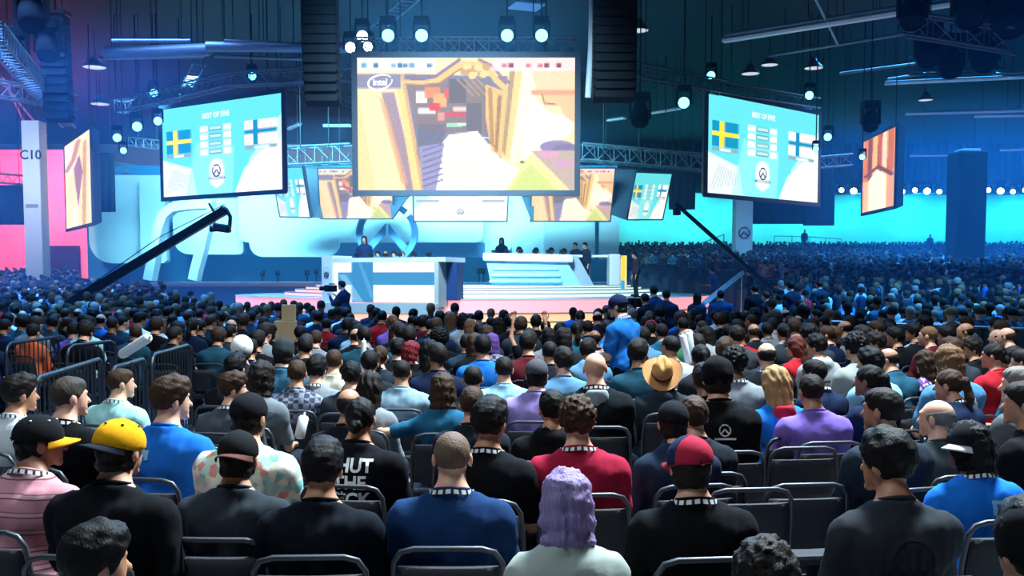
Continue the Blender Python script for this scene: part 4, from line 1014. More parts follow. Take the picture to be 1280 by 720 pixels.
# ---- heads of hair and headgear, in the head's own frame
def hair_mesh(style, fine=True):
    k = ('hair', style, fine)
    if k in _cache: return _cache[k]
    h = .0085 if fine else .015
    f = Field(axis(-.17, .17, h), axis(-.20, .16, h), axis(-.46 if style in ('long', 'longwavy', 'ponytail') else -.20, .19, h))
    C = (0, -.012, .024)
    def line(sl=.81, o=-.012): f.clip((0, sl * .77, -.77), (o * -1) * .77 * -1 if False else -o * .77 if False else .77 * .012)   # hairline plane
    def capclip(sl, z0): n = math.hypot(sl, 1); f.clip((0, sl / n, -1 / n), -z0 / n)
    if style == 'buzz': f.add(E(C, (.0805, .1000, .0915)), .01); capclip(.85, -.020); f.ripple(.0008, 200)
    elif style == 'balding':
        f.add(E((0, -.014, .012), (.0825, .1010, .080)), .01); f.clip((0, .25, 1), .035); capclip(.75, -.030); f.clip((0, 1, 0), .035)
    elif style == 'short': f.add(E(C, (.0860, .1065, .1000)), .01); f.add(E((0, .02, .07), (.066, .075, .050)), .03); capclip(.90, -.026); f.ripple(.0022, 110); f.ripple(.0016, 220)
    elif style == 'crop': f.add(E(C, (.0825, .1030, .0955)), .01); f.add(E((0, .015, .075), (.062, .072, .038)), .03); capclip(.90, -.022); f.ripple(.002, 160)
    elif style == 'thick': f.add(E((0, -.008, .030), (.0915, .1110, .1090)), .01); f.add(E((.01, .025, .085), (.072, .080, .055)), .03); capclip(.95, -.040); f.ripple(.0035, 75, 4); f.ripple(.0022, 170, 3)
    elif style == 'curly': f.add(E((0, -.008, .034), (.0980, .1160, .1130)), .01); capclip(.95, -.045); f.ripple(.006, 150, 7); f.ripple(.005, 260, 8)
    elif style == 'afro': f.add(E((0, -.020, .040), (.1330, .1350, .1300)), .01); capclip(1.2, -.085); f.ripple(.008, 120, 7); f.ripple(.006, 240, 8)
    elif style in ('bob', 'bobwavy'):
        f.add(E((0, -.010, .030), (.0930, .1120, .1040)), .01); f.add(E((0, -.040, -.055), (.103, .090, .115)), .04); f.add(E((0, -.068, -.130), (.100, .060, .055)), .03)
        f.cut(E((0, .095, -.055), (.070, .095, .115)), .012); f.ripple(.005, 70, 3)
        X, Y, Z = np.meshgrid(*f.ax, indexing='ij', sparse=True); f.F = f.F + (.0035 * np.sin(150 * np.arctan2(X, Y + .02) * .35 + 12 * Z) + .002 * np.sin(320 * np.arctan2(X, Y + .02) * .35)).astype(np.float32)
    elif style in ('long', 'longwavy'):
        f.add(E((0, -.010, .030), (.0910, .1100, .1030)), .01); f.add(CN((-.030, -.045, -.02), (-.045, -.105, -.30), .075, .050), .03); f.add(CN((.030, -.045, -.02), (.045, -.105, -.30), .075, .050), .03); f.add(CN((0, -.06, -.05), (0, -.115, -.33), .06, .045), .03)
        f.cut(E((0, .095, -.055), (.070, .095, .115)), .012); f.cut(E((0, .06, -.25), (.12, .105, .16)), .02)
        f.ripple(.007 if style == 'longwavy' else .004, 60, 3)
        X, Y, Z = np.meshgrid(*f.ax, indexing='ij', sparse=True); f.F = f.F + (.004 * np.sin(130 * X + 5 * np.sin(14 * Z)) + .002 * np.sin(290 * X + 3 * np.sin(21 * Z))).astype(np.float32)
    elif style == 'ponytail': f.add(E(C, (.0850, .1050, .0980)), .01); capclip(.90, -.030); f.add(E((0, -.115, .035), (.026, .022, .026)), .01); f.add(CN((0, -.128, .03), (0, -.145, -.10), .026, .034), .015); f.add(CN((0, -.145, -.10), (0, -.135, -.26), .034, .012), .015); f.ripple(.0025, 120)
    elif style == 'bun': f.add(E(C, (.0850, .1050, .0980)), .01); capclip(.90, -.030); f.add(E((0, -.115, -.035), (.042, .036, .040)), .012); f.ripple(.003, 120)
    elif style == 'fringe_back': f.add(E((0, -.012, -.055), (.082, .095, .05)), .01); f.add(E((0, -.014, .0), (.083, .101, .06)), .02); f.clip((0, .9, -.4), .02); f.clip((0, 0, 1), .03); f.cut(E((0, .05, -.06), (.085, .08, .12)), .01); f.ripple(.003, 120)
    m = to_mesh('hair', [f.surface()]); m.materials.append(HAIRM); _cache[k] = m; return m
def dome_mesh(name, r, c, z0, slope=.0, rip=0.0, half=0):
    k = ('dome', name, half)
    if k in _cache: return _cache[k]
    f = Field(axis(-.16, .16, .009), axis(-.17, .17, .009), axis(-.12, .22, .009)); f.add(E(c, r), .01); n = math.hypot(slope, 1)
    f.clip((0, slope / n, -1 / n), -z0 / n)
    if half: f.clip((0, -half, 0), half * .020)
    if rip: f.ripple(rip, 60, 3)
    m = to_mesh(name, [f.surface()]); m.materials.append(CLOTH); _cache[k] = m; return m
def brim_mesh(r_in=.088, length=.082, key='brim', drop=.022):
    if ('brim', key) in _cache: return _cache[('brim', key)]
    mb = MB(); n, mm = 16, 5; v = []
    for top in (0, 1):
        for j in range(mm + 1):
            for i in range(n + 1):
                a = math.pi * (.10 + .80 * i / n); s = math.sin((i / n) * math.pi) ** .55; r = j / mm
                x = math.cos(a) * (r_in + .004 * r); y = math.sin(a) * (.100 + length * s * r) ; z = .004 - drop * (math.cos(a) ** 2) * (.3 + r) - .012 * r + top * .006
                v.append((x, y, z))
    o = (mm + 1) * (n + 1); f = []
    for j in range(mm):
        for i in range(n):
            q = j * (n + 1) + i; f += [(q, q + 1, q + n + 2, q + n + 1)[::-1], (o + q, o + q + 1, o + q + n + 2, o + q + n + 1)]
    for i in range(n): q = mm * (n + 1) + i; f.append((q, q + 1, o + q + 1, o + q)[::-1])
    mb.add(v, f, True); m = mb.mesh('brim'); m.materials.append(CLOTH); _cache[('brim', key)] = m; return m
def cowboy_meshes():
    if 'cow' in _cache: return _cache['cow']
    n = 40; v = []; rows = []
    for j, t in enumerate(np.linspace(0, 1, 9)):
        for i in range(n):
            a = 2 * math.pi * i / n; rx = .088 + (.172 - .088) * t; ry = .104 + (.180 - .104) * t
            x, y = rx * math.cos(a), ry * math.sin(a); z = .045 * (abs(math.cos(a)) ** 2.5) * t ** 1.6 - .02 * t * (math.sin(a) ** 2)
            v.append((x, y, z))
    f = [(j * n + i, j * n + (i + 1) % n, (j + 1) * n + (i + 1) % n, (j + 1) * n + i) for j in range(8) for i in range(n)]
    N = len(v); v2 = [(x, y, z - .006) for x, y, z in v]; f2 = [tuple(q + N for q in ff[::-1]) for ff in f]; e = [((8 * n + i), 8 * n + (i + 1) % n, N + 8 * n + (i + 1) % n, N + 8 * n + i)[::-1] for i in range(n)]
    mb = MB().add(v + v2, f + f2 + e, True); brim = mb.mesh('brim'); brim.materials.append(CLOTH)
    fd = Field(axis(-.12, .12, .009), axis(-.14, .14, .009), axis(-.02, .20, .009)); fd.add(E((0, 0, .045), (.090, .106, .105)), .01); fd.add(E((0, .02, .10), (.070, .080, .045)), .03); fd.clip((0, 0, -1), .0)
    fd.cut(E((0, -.01, .165), (.022, .11, .040)), .02); fd.cut(E((.068, .075, .12), (.03, .05, .04)), .02); fd.cut(E((-.068, .075, .12), (.03, .05, .04)), .02)
    crown = to_mesh('crown', [fd.surface()]); crown.materials.append(CLOTH)
    band = MB().lathe([(.0925, .006), (.0925, .030), (.088, .030)], 32, Matrix.Diagonal((1, 1.18, 1, 1))).mesh('hat_band'); band.materials.append(CLOTH)
    _cache['cow'] = (brim, crown, band); return _cache['cow']
def band_mesh(po, key):
    """lanyard ribbon around the back of the neck running down the chest"""
    k = ('lan', key)
    if k in _cache: return _cache[k]
    T = po.T; nk = po.b['neck']; v = []; f = []; pts = []
    for i in range(25):
        a = math.pi * (1.0 + i / 24.0); r = .080 * nk
        pts.append((r * 1.10 * math.cos(a), -.022 + r * .92 * math.sin(a), .536 - .012 * abs(math.cos(a))))
    pts = [(-.075 * nk, .055, .46), (-.085 * nk, .015, .505)] + pts + [(.085 * nk, .015, .505), (.075 * nk, .055, .46)]
    for i, p in enumerate(pts):
        n_ = Vector((p[0], p[1] + .02, 0)).normalized() * .002
        for dz, q in ((-.009, 0), (.009, 0)): v.append(T(p[0] + n_.x + (0.006 * n_.x / .002 if dz < 0 else 0), p[1] + n_.y + (.006 * n_.y / .002 if dz < 0 else 0), p[2] + dz))
    for i in range(len(pts) - 1): f.append((2 * i, 2 * i + 2, 2 * i + 3, 2 * i + 1))
    mb = MB().add(v, f, True); m = mb.mesh('lanyard'); m.materials.append(LANY)
    uv = m.uv_layers.new(name='u')
    for p_ in m.polygons:
        for li, vi in zip(p_.loop_indices, p_.vertices): uv.data[li].uv = ((vi // 2) / len(pts), vi % 2)
    _cache[k] = m; return m

SKIN = mat('skin', objcol=True, rough=.50, noise=.06, scale=40)
CLOTH = mat('cloth', objcol=True, rough=.9, noise=.10, scale=18, bump=.2, spec=.12)
HAIRM = mat('hair', objcol=True, rough=.62, noise=.55, scale=1.0, bump=.5, spec=.20)
def strands():
    nt = HAIRM.node_tree; tx = [q for q in nt.nodes if q.type == 'TEX_NOISE'][0]; tc = [q for q in nt.nodes if q.type == 'TEX_COORD'][0]
    mp = nt.nodes.new('ShaderNodeMapping'); mp.inputs['Scale'].default_value = (150, 150, 14); nt.links.new(tc.outputs['Object'], mp.inputs[0]); nt.links.new(mp.outputs[0], tx.inputs['Vector'])
strands()
def lany():
    m = mat('lanyard_ribbon', (.012, .012, .014), .6); nt = m.node_tree; b = nt.nodes['Principled BSDF']
    uv = nt.nodes.new('ShaderNodeUVMap'); uv.uv_map = 'u'; br = nt.nodes.new('ShaderNodeTexBrick'); mp = nt.nodes.new('ShaderNodeMapping')
    mp.inputs['Scale'].default_value = (6, 1, 1); mp.inputs['Location'].default_value = (0, .5, 0)
    nt.links.new(uv.outputs[0], mp.inputs[0]); nt.links.new(mp.outputs[0], br.inputs['Vector'])
    br.offset = 0; br.inputs['Scale'].default_value = 1; br.inputs['Brick Width'].default_value = .55; br.inputs['Row Height'].default_value = 2.0; br.inputs['Mortar Size'].default_value = .17; br.inputs['Mortar Smooth'].default_value = 0
    br.inputs['Color1'].default_value = (.012, .012, .014, 1); br.inputs['Color2'].default_value = (.012, .012, .014, 1); br.inputs['Mortar'].default_value = (.75, .77, .78, 1)
    nt.links.new(br.outputs['Color'], b.inputs['Base Color']); return m
LANY = lany()
def print_mat(name, fn):
    m = bpy.data.materials.new(name); m.use_nodes = True; nt = m.node_tree; b = nt.nodes['Principled BSDF']; b.inputs['Roughness'].default_value = .85; b.inputs['Specular IOR Level'].default_value = .25
    tc = nt.nodes.new('ShaderNodeTexCoord'); fn(nt, tc, b); return m
def stripes(nt, tc, b):
    sp = nt.nodes.new('ShaderNodeSeparateXYZ'); w = nt.nodes.new('ShaderNodeMath'); w.operation = 'MULTIPLY'; w.inputs[1].default_value = 13.0
    fr_ = nt.nodes.new('ShaderNodeMath'); fr_.operation = 'FRACT'; cr = nt.nodes.new('ShaderNodeValToRGB'); cr.color_ramp.interpolation = 'CONSTANT'
    e = cr.color_ramp.elements; e[0].position = 0; e[0].color = (*lin('#c98a94'), 1); e[1].position = .52; e[1].color = (*lin('#7c4450'), 1)
    for p_, c_ in ((.60, '#d7a6ad'), (.80, '#8f5660'), (.86, '#c98a94')): q = e.new(p_); q.color = (*lin(c_), 1)
    nt.links.new(tc.outputs['Object'], sp.inputs[0]); nt.links.new(sp.outputs[2], w.inputs[0]); nt.links.new(w.outputs[0], fr_.inputs[0]); nt.links.new(fr_.outputs[0], cr.inputs[0]); nt.links.new(cr.outputs[0], b.inputs['Base Color'])
def floral(cols, scale):
    def fn(nt, tc, b):
        v = nt.nodes.new('ShaderNodeTexVoronoi'); v.inputs['Scale'].default_value = scale; cr = nt.nodes.new('ShaderNodeValToRGB'); cr.color_ramp.interpolation = 'CONSTANT'; sp = nt.nodes.new('ShaderNodeSeparateXYZ')
        e = cr.color_ramp.elements; e[0].position = 0; e[0].color = (*lin(cols[0]), 1); e[1].position = .35; e[1].color = (*lin(cols[1]), 1)
        for i, c_ in enumerate(cols[2:]): q = e.new(.5 + .4 * i / max(1, len(cols) - 2)); q.color = (*lin(c_), 1)
        nt.links.new(tc.outputs['Object'], v.inputs['Vector']); nt.links.new(v.outputs['Color'], sp.inputs[0]); nt.links.new(sp.outputs[0], cr.inputs[0]); nt.links.new(cr.outputs[0], b.inputs['Base Color'])
    return fn
def plaid(nt, tc, b):
    ch = nt.nodes.new('ShaderNodeTexChecker'); ch.inputs['Scale'].default_value = 22; ch.inputs[1].default_value = (*lin('#8a8fa0'), 1); ch.inputs[2].default_value = (*lin('#3b4458'), 1)
    nt.links.new(tc.outputs['Object'], ch.inputs[0]); nt.links.new(ch.outputs[0], b.inputs['Base Color'])
PRINTS = {'stripes': print_mat('pink_striped_cloth', stripes), 'floral': print_mat('floral_cloth', floral(['#bfe3d6', '#8fcfc2', '#e9e6cf', '#e39a86', '#cfe8c0', '#f2efe2'], 26)),
          'pattern': print_mat('violet_pattern_cloth', floral(['#6a3f86', '#3a2458', '#b48ac6', '#d9c6e2', '#51306a'], 40)), 'plaid': print_mat('plaid_cloth', plaid)}

# ------------------------------------------------------------------ dressing a figure
SKINS = {'fair': lin('#e0a98c'), 'light': lin('#d29a7c'), 'tan': lin('#b98262'), 'brown': lin('#8a5a40'), 'dark': lin('#563624')}
HAIRS = {'black': lin('#0c0a0a'), 'dark': lin('#1a1310'), 'brown': lin('#3a2719'), 'light brown': lin('#6e4f35'), 'blond': lin('#a98458'), 'grey': lin('#77706a'), 'purple': lin('#8d7aa6'), 'violet': lin('#5d3f86'), 'red': lin('#6e1f22'), 'auburn': lin('#5a2a20')}
SHIRTS = {'black': '#0b0d12', 'navy': '#12203c', 'deep navy': '#16345e', 'charcoal': '#1d2229', 'dark grey': '#30373f', 'grey': '#7f858a', 'pale grey': '#a9aeb0', 'sage grey': '#a3aca4', 'white': '#dfe3e4', 'blue': '#1f6fc4', 'bright blue': '#1b74d8', 'light blue': '#8fc0dc', 'steel blue': '#5a86a8',
          'teal': '#24607a', 'dark teal': '#1d4556', 'mint': '#a9dcd8', 'lavender': '#9a86c4', 'purple': '#7a62b8', 'red': '#b4212c', 'crimson': '#a01c38', 'maroon': '#5e1c26', 'cream': '#cfc8b4', 'olive': '#55523a', 'green': '#2c6a4c', 'orange': '#d8643a', 'pink': '#c86a86', 'brown': '#5a4434'}
_pose = {}
def get_pose(kind, build, lean, yaw, nod, arms, tilt):
    k = (kind, build, lean, yaw, nod, arms, tilt)
    if k not in _pose: _pose[k] = Pose(kind, build, lean, yaw, nod, arms, tilt)
    return _pose[k], k
def col4(c): return (*c, 1.0)
def part(name, me, root, colr=None, loc=None, rot=None, label=None):
    o = bpy.data.objects.new(name, me); COL.objects.link(o); o.parent = root
    if colr is not None: o.color = col4(colr)
    if loc is not None: o.location = loc
    if rot is not None: o.rotation_mode = 'QUATERNION'; o.rotation_quaternion = rot.to_quaternion()
    if label: o['label'] = label
    return o
def child_in_head(name, me, po, root, colr, spin=0.0, z=0.0, pitch=0.0, dy=0.0):
    R = po.HR @ Matrix.Rotation(math.radians(spin), 3, 'Z') @ Matrix.Rotation(math.radians(pitch), 3, 'X')
    return part(name, me, root, colr, po.hc + po.HR @ Vector((0, dy, z)), R)
WHITE_INK = mat('shirt_print_white', (.75, .77, .78), .7); GREY_INK = mat('shirt_print_grey', (.28, .32, .38), .7); DARK_INK = mat('shirt_print_black', (.012, .013, .016), .7); CYAN_INK = mat('shirt_print_cyan', (.20, .50, .78), .7)
GOLD_INK = mat('cap_yellow_cloth', lin('#e8a417'), .7)
def project_back(me_src, me_shirt, T, s_off, x_off=0.0, lift=.004):
    """lay flat lettering onto the back of a shirt"""
    bvh = BVHTree.FromPolygons([v.co for v in me_shirt.vertices], [p.vertices for p in me_shirt.polygons])
    for v in me_src.vertices:
        q = T(0, -.6, s_off); hit = bvh.ray_cast(Vector((-v.co.x + x_off if False else v.co.x + x_off, -.7, q.z + v.co.y)), Vector((0, 1, 0)))
        if hit[0] is not None: v.co = hit[0] - Vector((0, lift, 0))
        else: v.co = Vector((v.co.x + x_off, -.12, q.z + v.co.y))
    me_src.update(); return me_src
def dense_text(body, size, bold=.0):
    m = text_mesh(body, size, 0, 1.0, bold); bm = bmesh.new(); bm.from_mesh(m); bmesh.ops.triangulate(bm, faces=bm.faces[:]); bmesh.ops.subdivide_edges(bm, edges=[e for e in bm.edges if e.calc_length() > .02], cuts=1); bm.to_mesh(m); bm.free(); return m

def person(loc, face, scale, label, group, build='m', lean=4, yaw=0, nod=0, arms='lap', tilt=0, kind='sit', skin='light', hair='short', haircol='dark',
           shirt='black', sleeve='short', hood=False, trousers='#20242e', hat=None, lanyard=False, prt=None, res='near', name='person', shirt_print=None, loose=.014, collar=True):
    """face: compass angle of the body in degrees, 0 = towards +y, positive to the left"""
    po, key = get_pose(kind, build, lean, yaw, nod, arms, tilt); near = res == 'near'
    root = bpy.data.objects.new(name, None); COL.objects.link(root); root.empty_display_size = .2
    root.location = loc; root.rotation_euler = (0, 0, math.radians(face)); root.scale = (scale,) * 3
    tag(root, label, 'person', group)
    sk = SKINS[skin]
    part('body', body_mesh(po, key + (res,), .022 if near else .034, .0095 if near else .017), root, sk)
    sc = lin(SHIRTS.get(shirt, shirt)) if not shirt_print else (1, 1, 1)
    keyS = (kind, build, lean, arms, res)
    sm = shirt_mesh(po, keyS, .0165 if near else .03, sleeve, hood, loose)
    if not sm.materials: sm.materials.append(CLOTH)
    so = part('hoodie' if hood else ('jacket' if sleeve == 'long' else 'shirt'), sm, root, sc)
    if shirt_print: so.material_slots[0].link = 'OBJECT'; so.material_slots[0].material = PRINTS[shirt_print]
    part('trousers', trousers_mesh(po, (kind, build), .026 if near else .026), root, lin(trousers))
    for i in (0, 1): part('shoe', shoe_mesh(po, (kind, build), i), root, lin('#23252b'))
    if lanyard: part('lanyard', band_mesh(po, keyS), root)
    hc = HAIRS[haircol] if haircol in HAIRS else lin(haircol)
    if hair: child_in_head('hair', hair_mesh(hair, near), po, root, hc)
    if hat: hat(po, root)
    if prt: prt(po, so, sm)
    return root
# headgear
def cap(col, brimcol, spin=0.0, front=None, dots=None, tiltp=0.0, btn=None):
    def fn(po, root):
        c = child_in_head('cap', dome_mesh('cap', (.092, .113, .100), (0, 0, .030), .006, -.06), po, root, lin(col), spin, .002, tiltp, -.012)
        q = part('brim', brim_mesh(), c, lin(brimcol), Vector((0, .004, .010)))
        part('button', MB().lathe([(0, .134), (.010, .133), (.013, .126)], 10).mesh('button'), c, lin(btn or col)).data.materials.append(CLOTH)
        if front: part('front_panel', dome_mesh('cap_front', (.0935, .1145, .1015), (0, 0, .030), .008, -.06, 0, 1), c, lin(front))
        if dots:
            for a in range(6):
                an = math.radians(30 + 60 * a); r = .062; p_ = Vector((.0905 * r / .09 * math.cos(an), .113 * r / .09 * math.sin(an), .030 + .100 * math.sqrt(1 - (r / .09) ** 2)))
                part('eyelet', eyelet(), c, lin(dots), p_)
        # strap arch at the back of the cap
        part('strap_opening', strap_mesh(), c, lin('#0c0d10'))
    return fn
_eye = []
def eyelet():
    if not _eye: m = MB().lathe([(0, .006), (.005, .005), (.007, .0), (0, -.003)], 8).mesh('eyelet'); m.materials.append(CLOTH); _eye.append(m)
    return _eye[0]
_strap = []
def strap_mesh():
    if not _strap:
        pts = [(.030 * math.cos(a), -.1130 + .012 * math.sin(a), .012 + .028 * math.sin(a)) for a in np.linspace(0, math.pi, 9)]
        m = MB().tube(pts, .004, 5).mesh('strap_opening'); m.materials.append(CLOTH); _strap.append(m)
    return _strap[0]
def beanie(col):
    def fn(po, root):
        c = child_in_head('beanie', dome_mesh('beanie', (.094, .112, .112), (0, -.010, .028), -.032, .25, .003), po, root, lin(col))
    return fn
def cowboy(pitch):
    def fn(po, root):
        b, c, d = cowboy_meshes(); h = child_in_head('cowboy_hat', b, po, root, lin('#b98455'), 0, .030, pitch, -.055)
        part('crown', c, h, lin('#c9975f')); part('hat_band', d, h, lin('#4a2f1e'))
    return fn
def helmet(po, root):
    c = child_in_head('skull_cap', dome_mesh('helmet', (.096, .113, .108), (0, -.008, .024), -.055, .55), po, root, lin('#e6e6e0'))
    for sx in (-1, 1): part('eyelet', eyelet(), c, lin('#101010'), Vector((sx * .05, -.098, .02)))
def headphones(col):
    def fn(po, root):
        pts = [(.098 * math.cos(a), -.01, .02 + .118 * math.sin(a)) for a in np.linspace(-.2, math.pi + .2, 15)]
        m = MB().tube(pts, .010, 6).mesh('headband'); m.materials.append(CLOTH); h = child_in_head('headset', m, po, root, lin(col))
        for sx in (-1, 1):
            q = MB().lathe([(0, -.016), (.034, -.014), (.036, .012), (0, .016)], 12, Matrix.Translation((sx * .098, -.01, -.005)) @ Matrix.Rotation(math.pi / 2, 4, 'Y')).mesh('ear_cup'); q.materials.append(CLOTH); part('ear_cup', q, h, lin(col))
    return fn
def text_print(lines, size, s0, gap, x=0.0, ink=None, bold=.004):
    def fn(po, so, sm):
        for i, (t_, sz) in enumerate(lines):
            m = project_back(dense_text(t_, size * sz, bold), sm, po.T, s0 - gap * i, x); m.materials.append(ink or WHITE_INK); part('print', m, so)
    return fn
def emblem_print(R, s0, x=0.0, ink=None, bar=True):
    def fn(po, so, sm):
        mb = emblem_mb(R, .0, Matrix()); m = mb.mesh('print'); bm = bmesh.new(); bm.from_mesh(m); bmesh.ops.delete(bm, geom=[f for f in bm.faces if f.calc_area() < 1e-9], context='FACES'); bm.to_mesh(m); bm.free()
        m = project_back(m, sm, po.T, s0, x); m.materials.append(ink or WHITE_INK); part('print', m, so)
        if bar:
            b = MB().add([(-R * 1.8, -.006, 0), (-R * .6, -.006, 0), (R * .6, -.006, 0), (R * 1.8, -.006, 0), (R * 1.8, .006, 0), (R * .6, .006, 0), (-R * .6, .006, 0), (-R * 1.8, .006, 0)], [(0, 1, 6, 7), (1, 2, 5, 6), (2, 3, 4, 5)]).mesh('print')
            b = project_back(b, sm, po.T, s0 - R * 1.4, x); b.materials.append(ink or WHITE_INK); part('print', b, so)
    return fn
def arc_print(R, s0, x=0.0, ink=None, wd=.25):
    def fn(po, so, sm):
        n = 22; v = []; f = []
        for i in range(n + 1):
            a = math.pi * (-.1 + 1.2 * i / n)
            for r in (R, R * (1 - wd)): v.append((r * math.cos(a), r * math.sin(a), 0))
        f = [(2 * i, 2 * i + 2, 2 * i + 3, 2 * i + 1) for i in range(n)]
        m = project_back(MB().add(v, f).mesh('print'), sm, po.T, s0, x); m.materials.append(ink or DARK_INK); part('print', m, so)
        for dx in (-.35, 0, .35):
            q = MB().add([(R * dx - R * .10, -R * .2, 0), (R * dx + R * .10, -R * .2, 0), (R * dx + R * .10, R * .45, 0), (R * dx - R * .10, R * .45, 0)], [(0, 1, 2, 3)]).mesh('print')
            q = project_back(q, sm, po.T, s0, x); q.materials.append(ink or DARK_INK); part('print', q, so)
    return fn
def patch_print(w, h, s0, x=0.0, ink=None):
    def fn(po, so, sm):
        v = []; f = []
        for j in range(5):
            for i in range(5): v.append((w * (i / 4 - .5), h * (j / 4 - .5), 0))
        f = [(j * 5 + i, j * 5 + i + 1, j * 5 + i + 6, j * 5 + i + 5) for j in range(4) for i in range(4) if (i + j * 3) % 5 != 2]
        m = project_back(MB().add(v, f).mesh('print'), sm, po.T, s0, x); m.materials.append(ink or CYAN_INK); part('print', m, so)
    return fn
def hood_print(col):
    def fn(po, so, sm): 
        T = po.T; f = Field(axis(-.15, .15, .010), axis(-.35, .15, .010), axis(po.pz + .30, po.pz + .60, .010)); f.add(E(T(0, -.098, .445), (.088, .042, .10), None), .02); f.ripple(.003, 60)
        f.clip((0, 0, 1), po.pz + .52)
        m = to_mesh('hood_lining', [f.surface()]); m.materials.append(CLOTH); part('hood_lining', m, so, lin(col))
    return fn

# ------------------------------------------------------------------ chairs
FRAME = mat('chair_steel', (.06, .066, .078), .45, .6); PAD = mat('chair_pad', (.008, .010, .016), .75, bump=.2, scale=60)
def chair_parts():
    b = {}
    pts = [(-.215, -.205, .42), (-.215, -.232, .65), (-.207, -.252, .77), (-.180, -.262, .812), (-.13, -.265, .826), (.13, -.265, .826), (.180, -.262, .812), (.207, -.252, .77), (.215, -.232, .65), (.215, -.205, .42)]
    b['back_frame'] = MB().tube(pts, .012, 8).mesh('back_frame')
    mb = MB(); n = 8; v = []
    for th in (.018, -.018):
        for j in range(6):
            for i in range(n + 1):
                u = i / n * 2 - 1; z = .50 + .255 * j / 5; y = -.222 - (z - .50) * .11 - .022 * (1 - u * u) * 1.0 + th * (1 - .5 * abs(u) ** 4)
                v.append((u * .205 * (1 - .06 * (j / 5) ** 3), y, z))
    N = 6 * (n + 1); f = []
    for j in range(5):
        for i in range(n): q = j * (n + 1) + i; f += [(q, q + 1, q + n + 2, q + n + 1)[::-1], (N + q, N + q + 1, N + q + n + 2, N + q + n + 1)]
    for i in range(n): f += [(i, i + 1, N + i + 1, N + i), (5 * (n + 1) + i, N + 5 * (n + 1) + i, N + 5 * (n + 1) + i + 1, 5 * (n + 1) + i + 1)]
    for j in range(5):
        a, c = j * (n + 1), (j + 1) * (n + 1); f += [(a, N + a, N + c, c), (a + n, c + n, N + c + n, N + a + n)]
    b['backrest'] = mb.add(v, f, True).mesh('backrest')
    b['seat'] = MB().box((0, .0, .425), (.44, .43, .055), bevel=.022).mesh('seat')
    for k, (sx, sy) in enumerate(((-1, 1), (1, 1), (-1, -1), (1, -1))):
        b['leg%d' % k] = MB().tube([(sx * .205, sy * .19, .41), (sx * .215, sy * .235, .0)], .011, 7).mesh('leg')
    b['cross_bar'] = MB().tube([(-.21, .20, .22), (.21, .20, .22)], .009, 6).mesh('cross_bar')
    for k, m in b.items(): m.materials.append(PAD if k in ('seat', 'backrest') else FRAME)
    return b
CHP = chair_parts()
def joined_chair():
    bm = bmesh.new()
    for m in CHP.values(): bm.from_mesh(m)
    m = bpy.data.meshes.new('chair'); bm.to_mesh(m); bm.free(); m.materials.append(PAD); return m
CHJ = joined_chair()
def chair(loc, face, label, group, detail=True):
    if not detail:
        o = bpy.data.objects.new('stacking_chair', CHJ); COL.objects.link(o); o.location = loc; o.rotation_euler = (0, 0, math.radians(face)); return tag(o, label, 'chair', group)
    t = bpy.data.objects.new('stacking_chair', None); COL.objects.link(t); t.location = loc; t.rotation_euler = (0, 0, math.radians(face)); tag(t, label, 'chair', group)
    for k, m in CHP.items(): part('leg' if k.startswith('leg') else k, m, t)
    return t

# ------------------------------------------------------------------ the seated crowd, nearest people one by one
PLACED = []                                          # (x, y) of every seated person
def stage_face(x, y): return math.degrees(math.atan2(x - SC.x, SC.y - y))
def seat(px, py, w, label, face=None, grp='people seated near the camera', chair_label=None, zlim=(1.20, 1.36), wr=.172, **kw):
    """head top seen at (px, py), head w pixels wide"""
    d = F * wr / w; top = P(px, py, d).z
    lo, hi = zlim
    if not lo <= top <= hi:                           # keep the height human, shift the distance instead
        top = min(max(top, lo), hi); d = PZ(px, py, top).y
    hp = P(px, py, d)
    k = {q: kw.get(q, v) for q, v in dict(kind='sit', build='m', lean=4, yaw=0, nod=0, arms='lap', tilt=0).items()}
    po, _ = get_pose(k['kind'], k['build'], k['lean'], k['yaw'], k['nod'], k['arms'], k['tilt'])
    s = top / (po.hc.z + .120)
    if face is None: face = stage_face(hp.x, d)
    R = Matrix.Rotation(math.radians(face), 3, 'Z'); off = R @ Vector((po.hc.x, po.hc.y - .01, 0)) * s
    loc = Vector((hp.x - off.x, d - off.y, 0)); kw.setdefault('res', 'near' if w >= 19 else 'far')
    r = person(loc, face, s, label, grp, **kw); PLACED.append((loc.x, loc.y, hp.x, d))
    if kw.get('kind', 'sit') == 'sit':
        back = R @ Vector((0, .03, 0))
        chair(loc + back, face, chair_label or ' '.join(('black chair under the ' + label).split()[:16]), 'chairs under seated people', w >= 22)
    return r
rnd = random.Random(11)
T = text_print
# front row and the row behind
seat(708, 589, 64, 'purple-haired person in a sage grey shirt', build='s', hair='bob', haircol='purple', shirt='sage grey', skin='fair', face=3, sleeve='short', loose=.018)
seat(565, 538, 53, 'man with a grey-brown buzz cut in a plain deep navy t-shirt', build='b', hair='buzz', haircol='#6b5648', shirt='deep navy', skin='fair', lanyard=True, face=0)
seat(402, 553, 54, 'black-haired man in a dark navy t-shirt in the front row', hair='thick', haircol='black', shirt='#0b101a', skin='tan', build='b', face=2, lean=8)
seat(864, 548, 55, 'man in a crimson and navy backwards cap and black t-shirt', build='b', hair='fringe_back', haircol='dark', shirt='black', skin='light', hat=cap('#a3243c', '#7d1a2e', 28, front='#1b2748', tiltp=-6), lanyard=True, face=6, yaw=8)
seat(1112, 541, 58, 'black-haired man in a charcoal vest with a dark round emblem', build='m', hair='thick', haircol='black', shirt='#2c3036', sleeve='long', skin='tan', yaw=-30, face=6, prt=arc_print(.11, .24, 0, mat('vest_emblem', (.012, .013, .016), .8)), lanyard=False, lean=8)
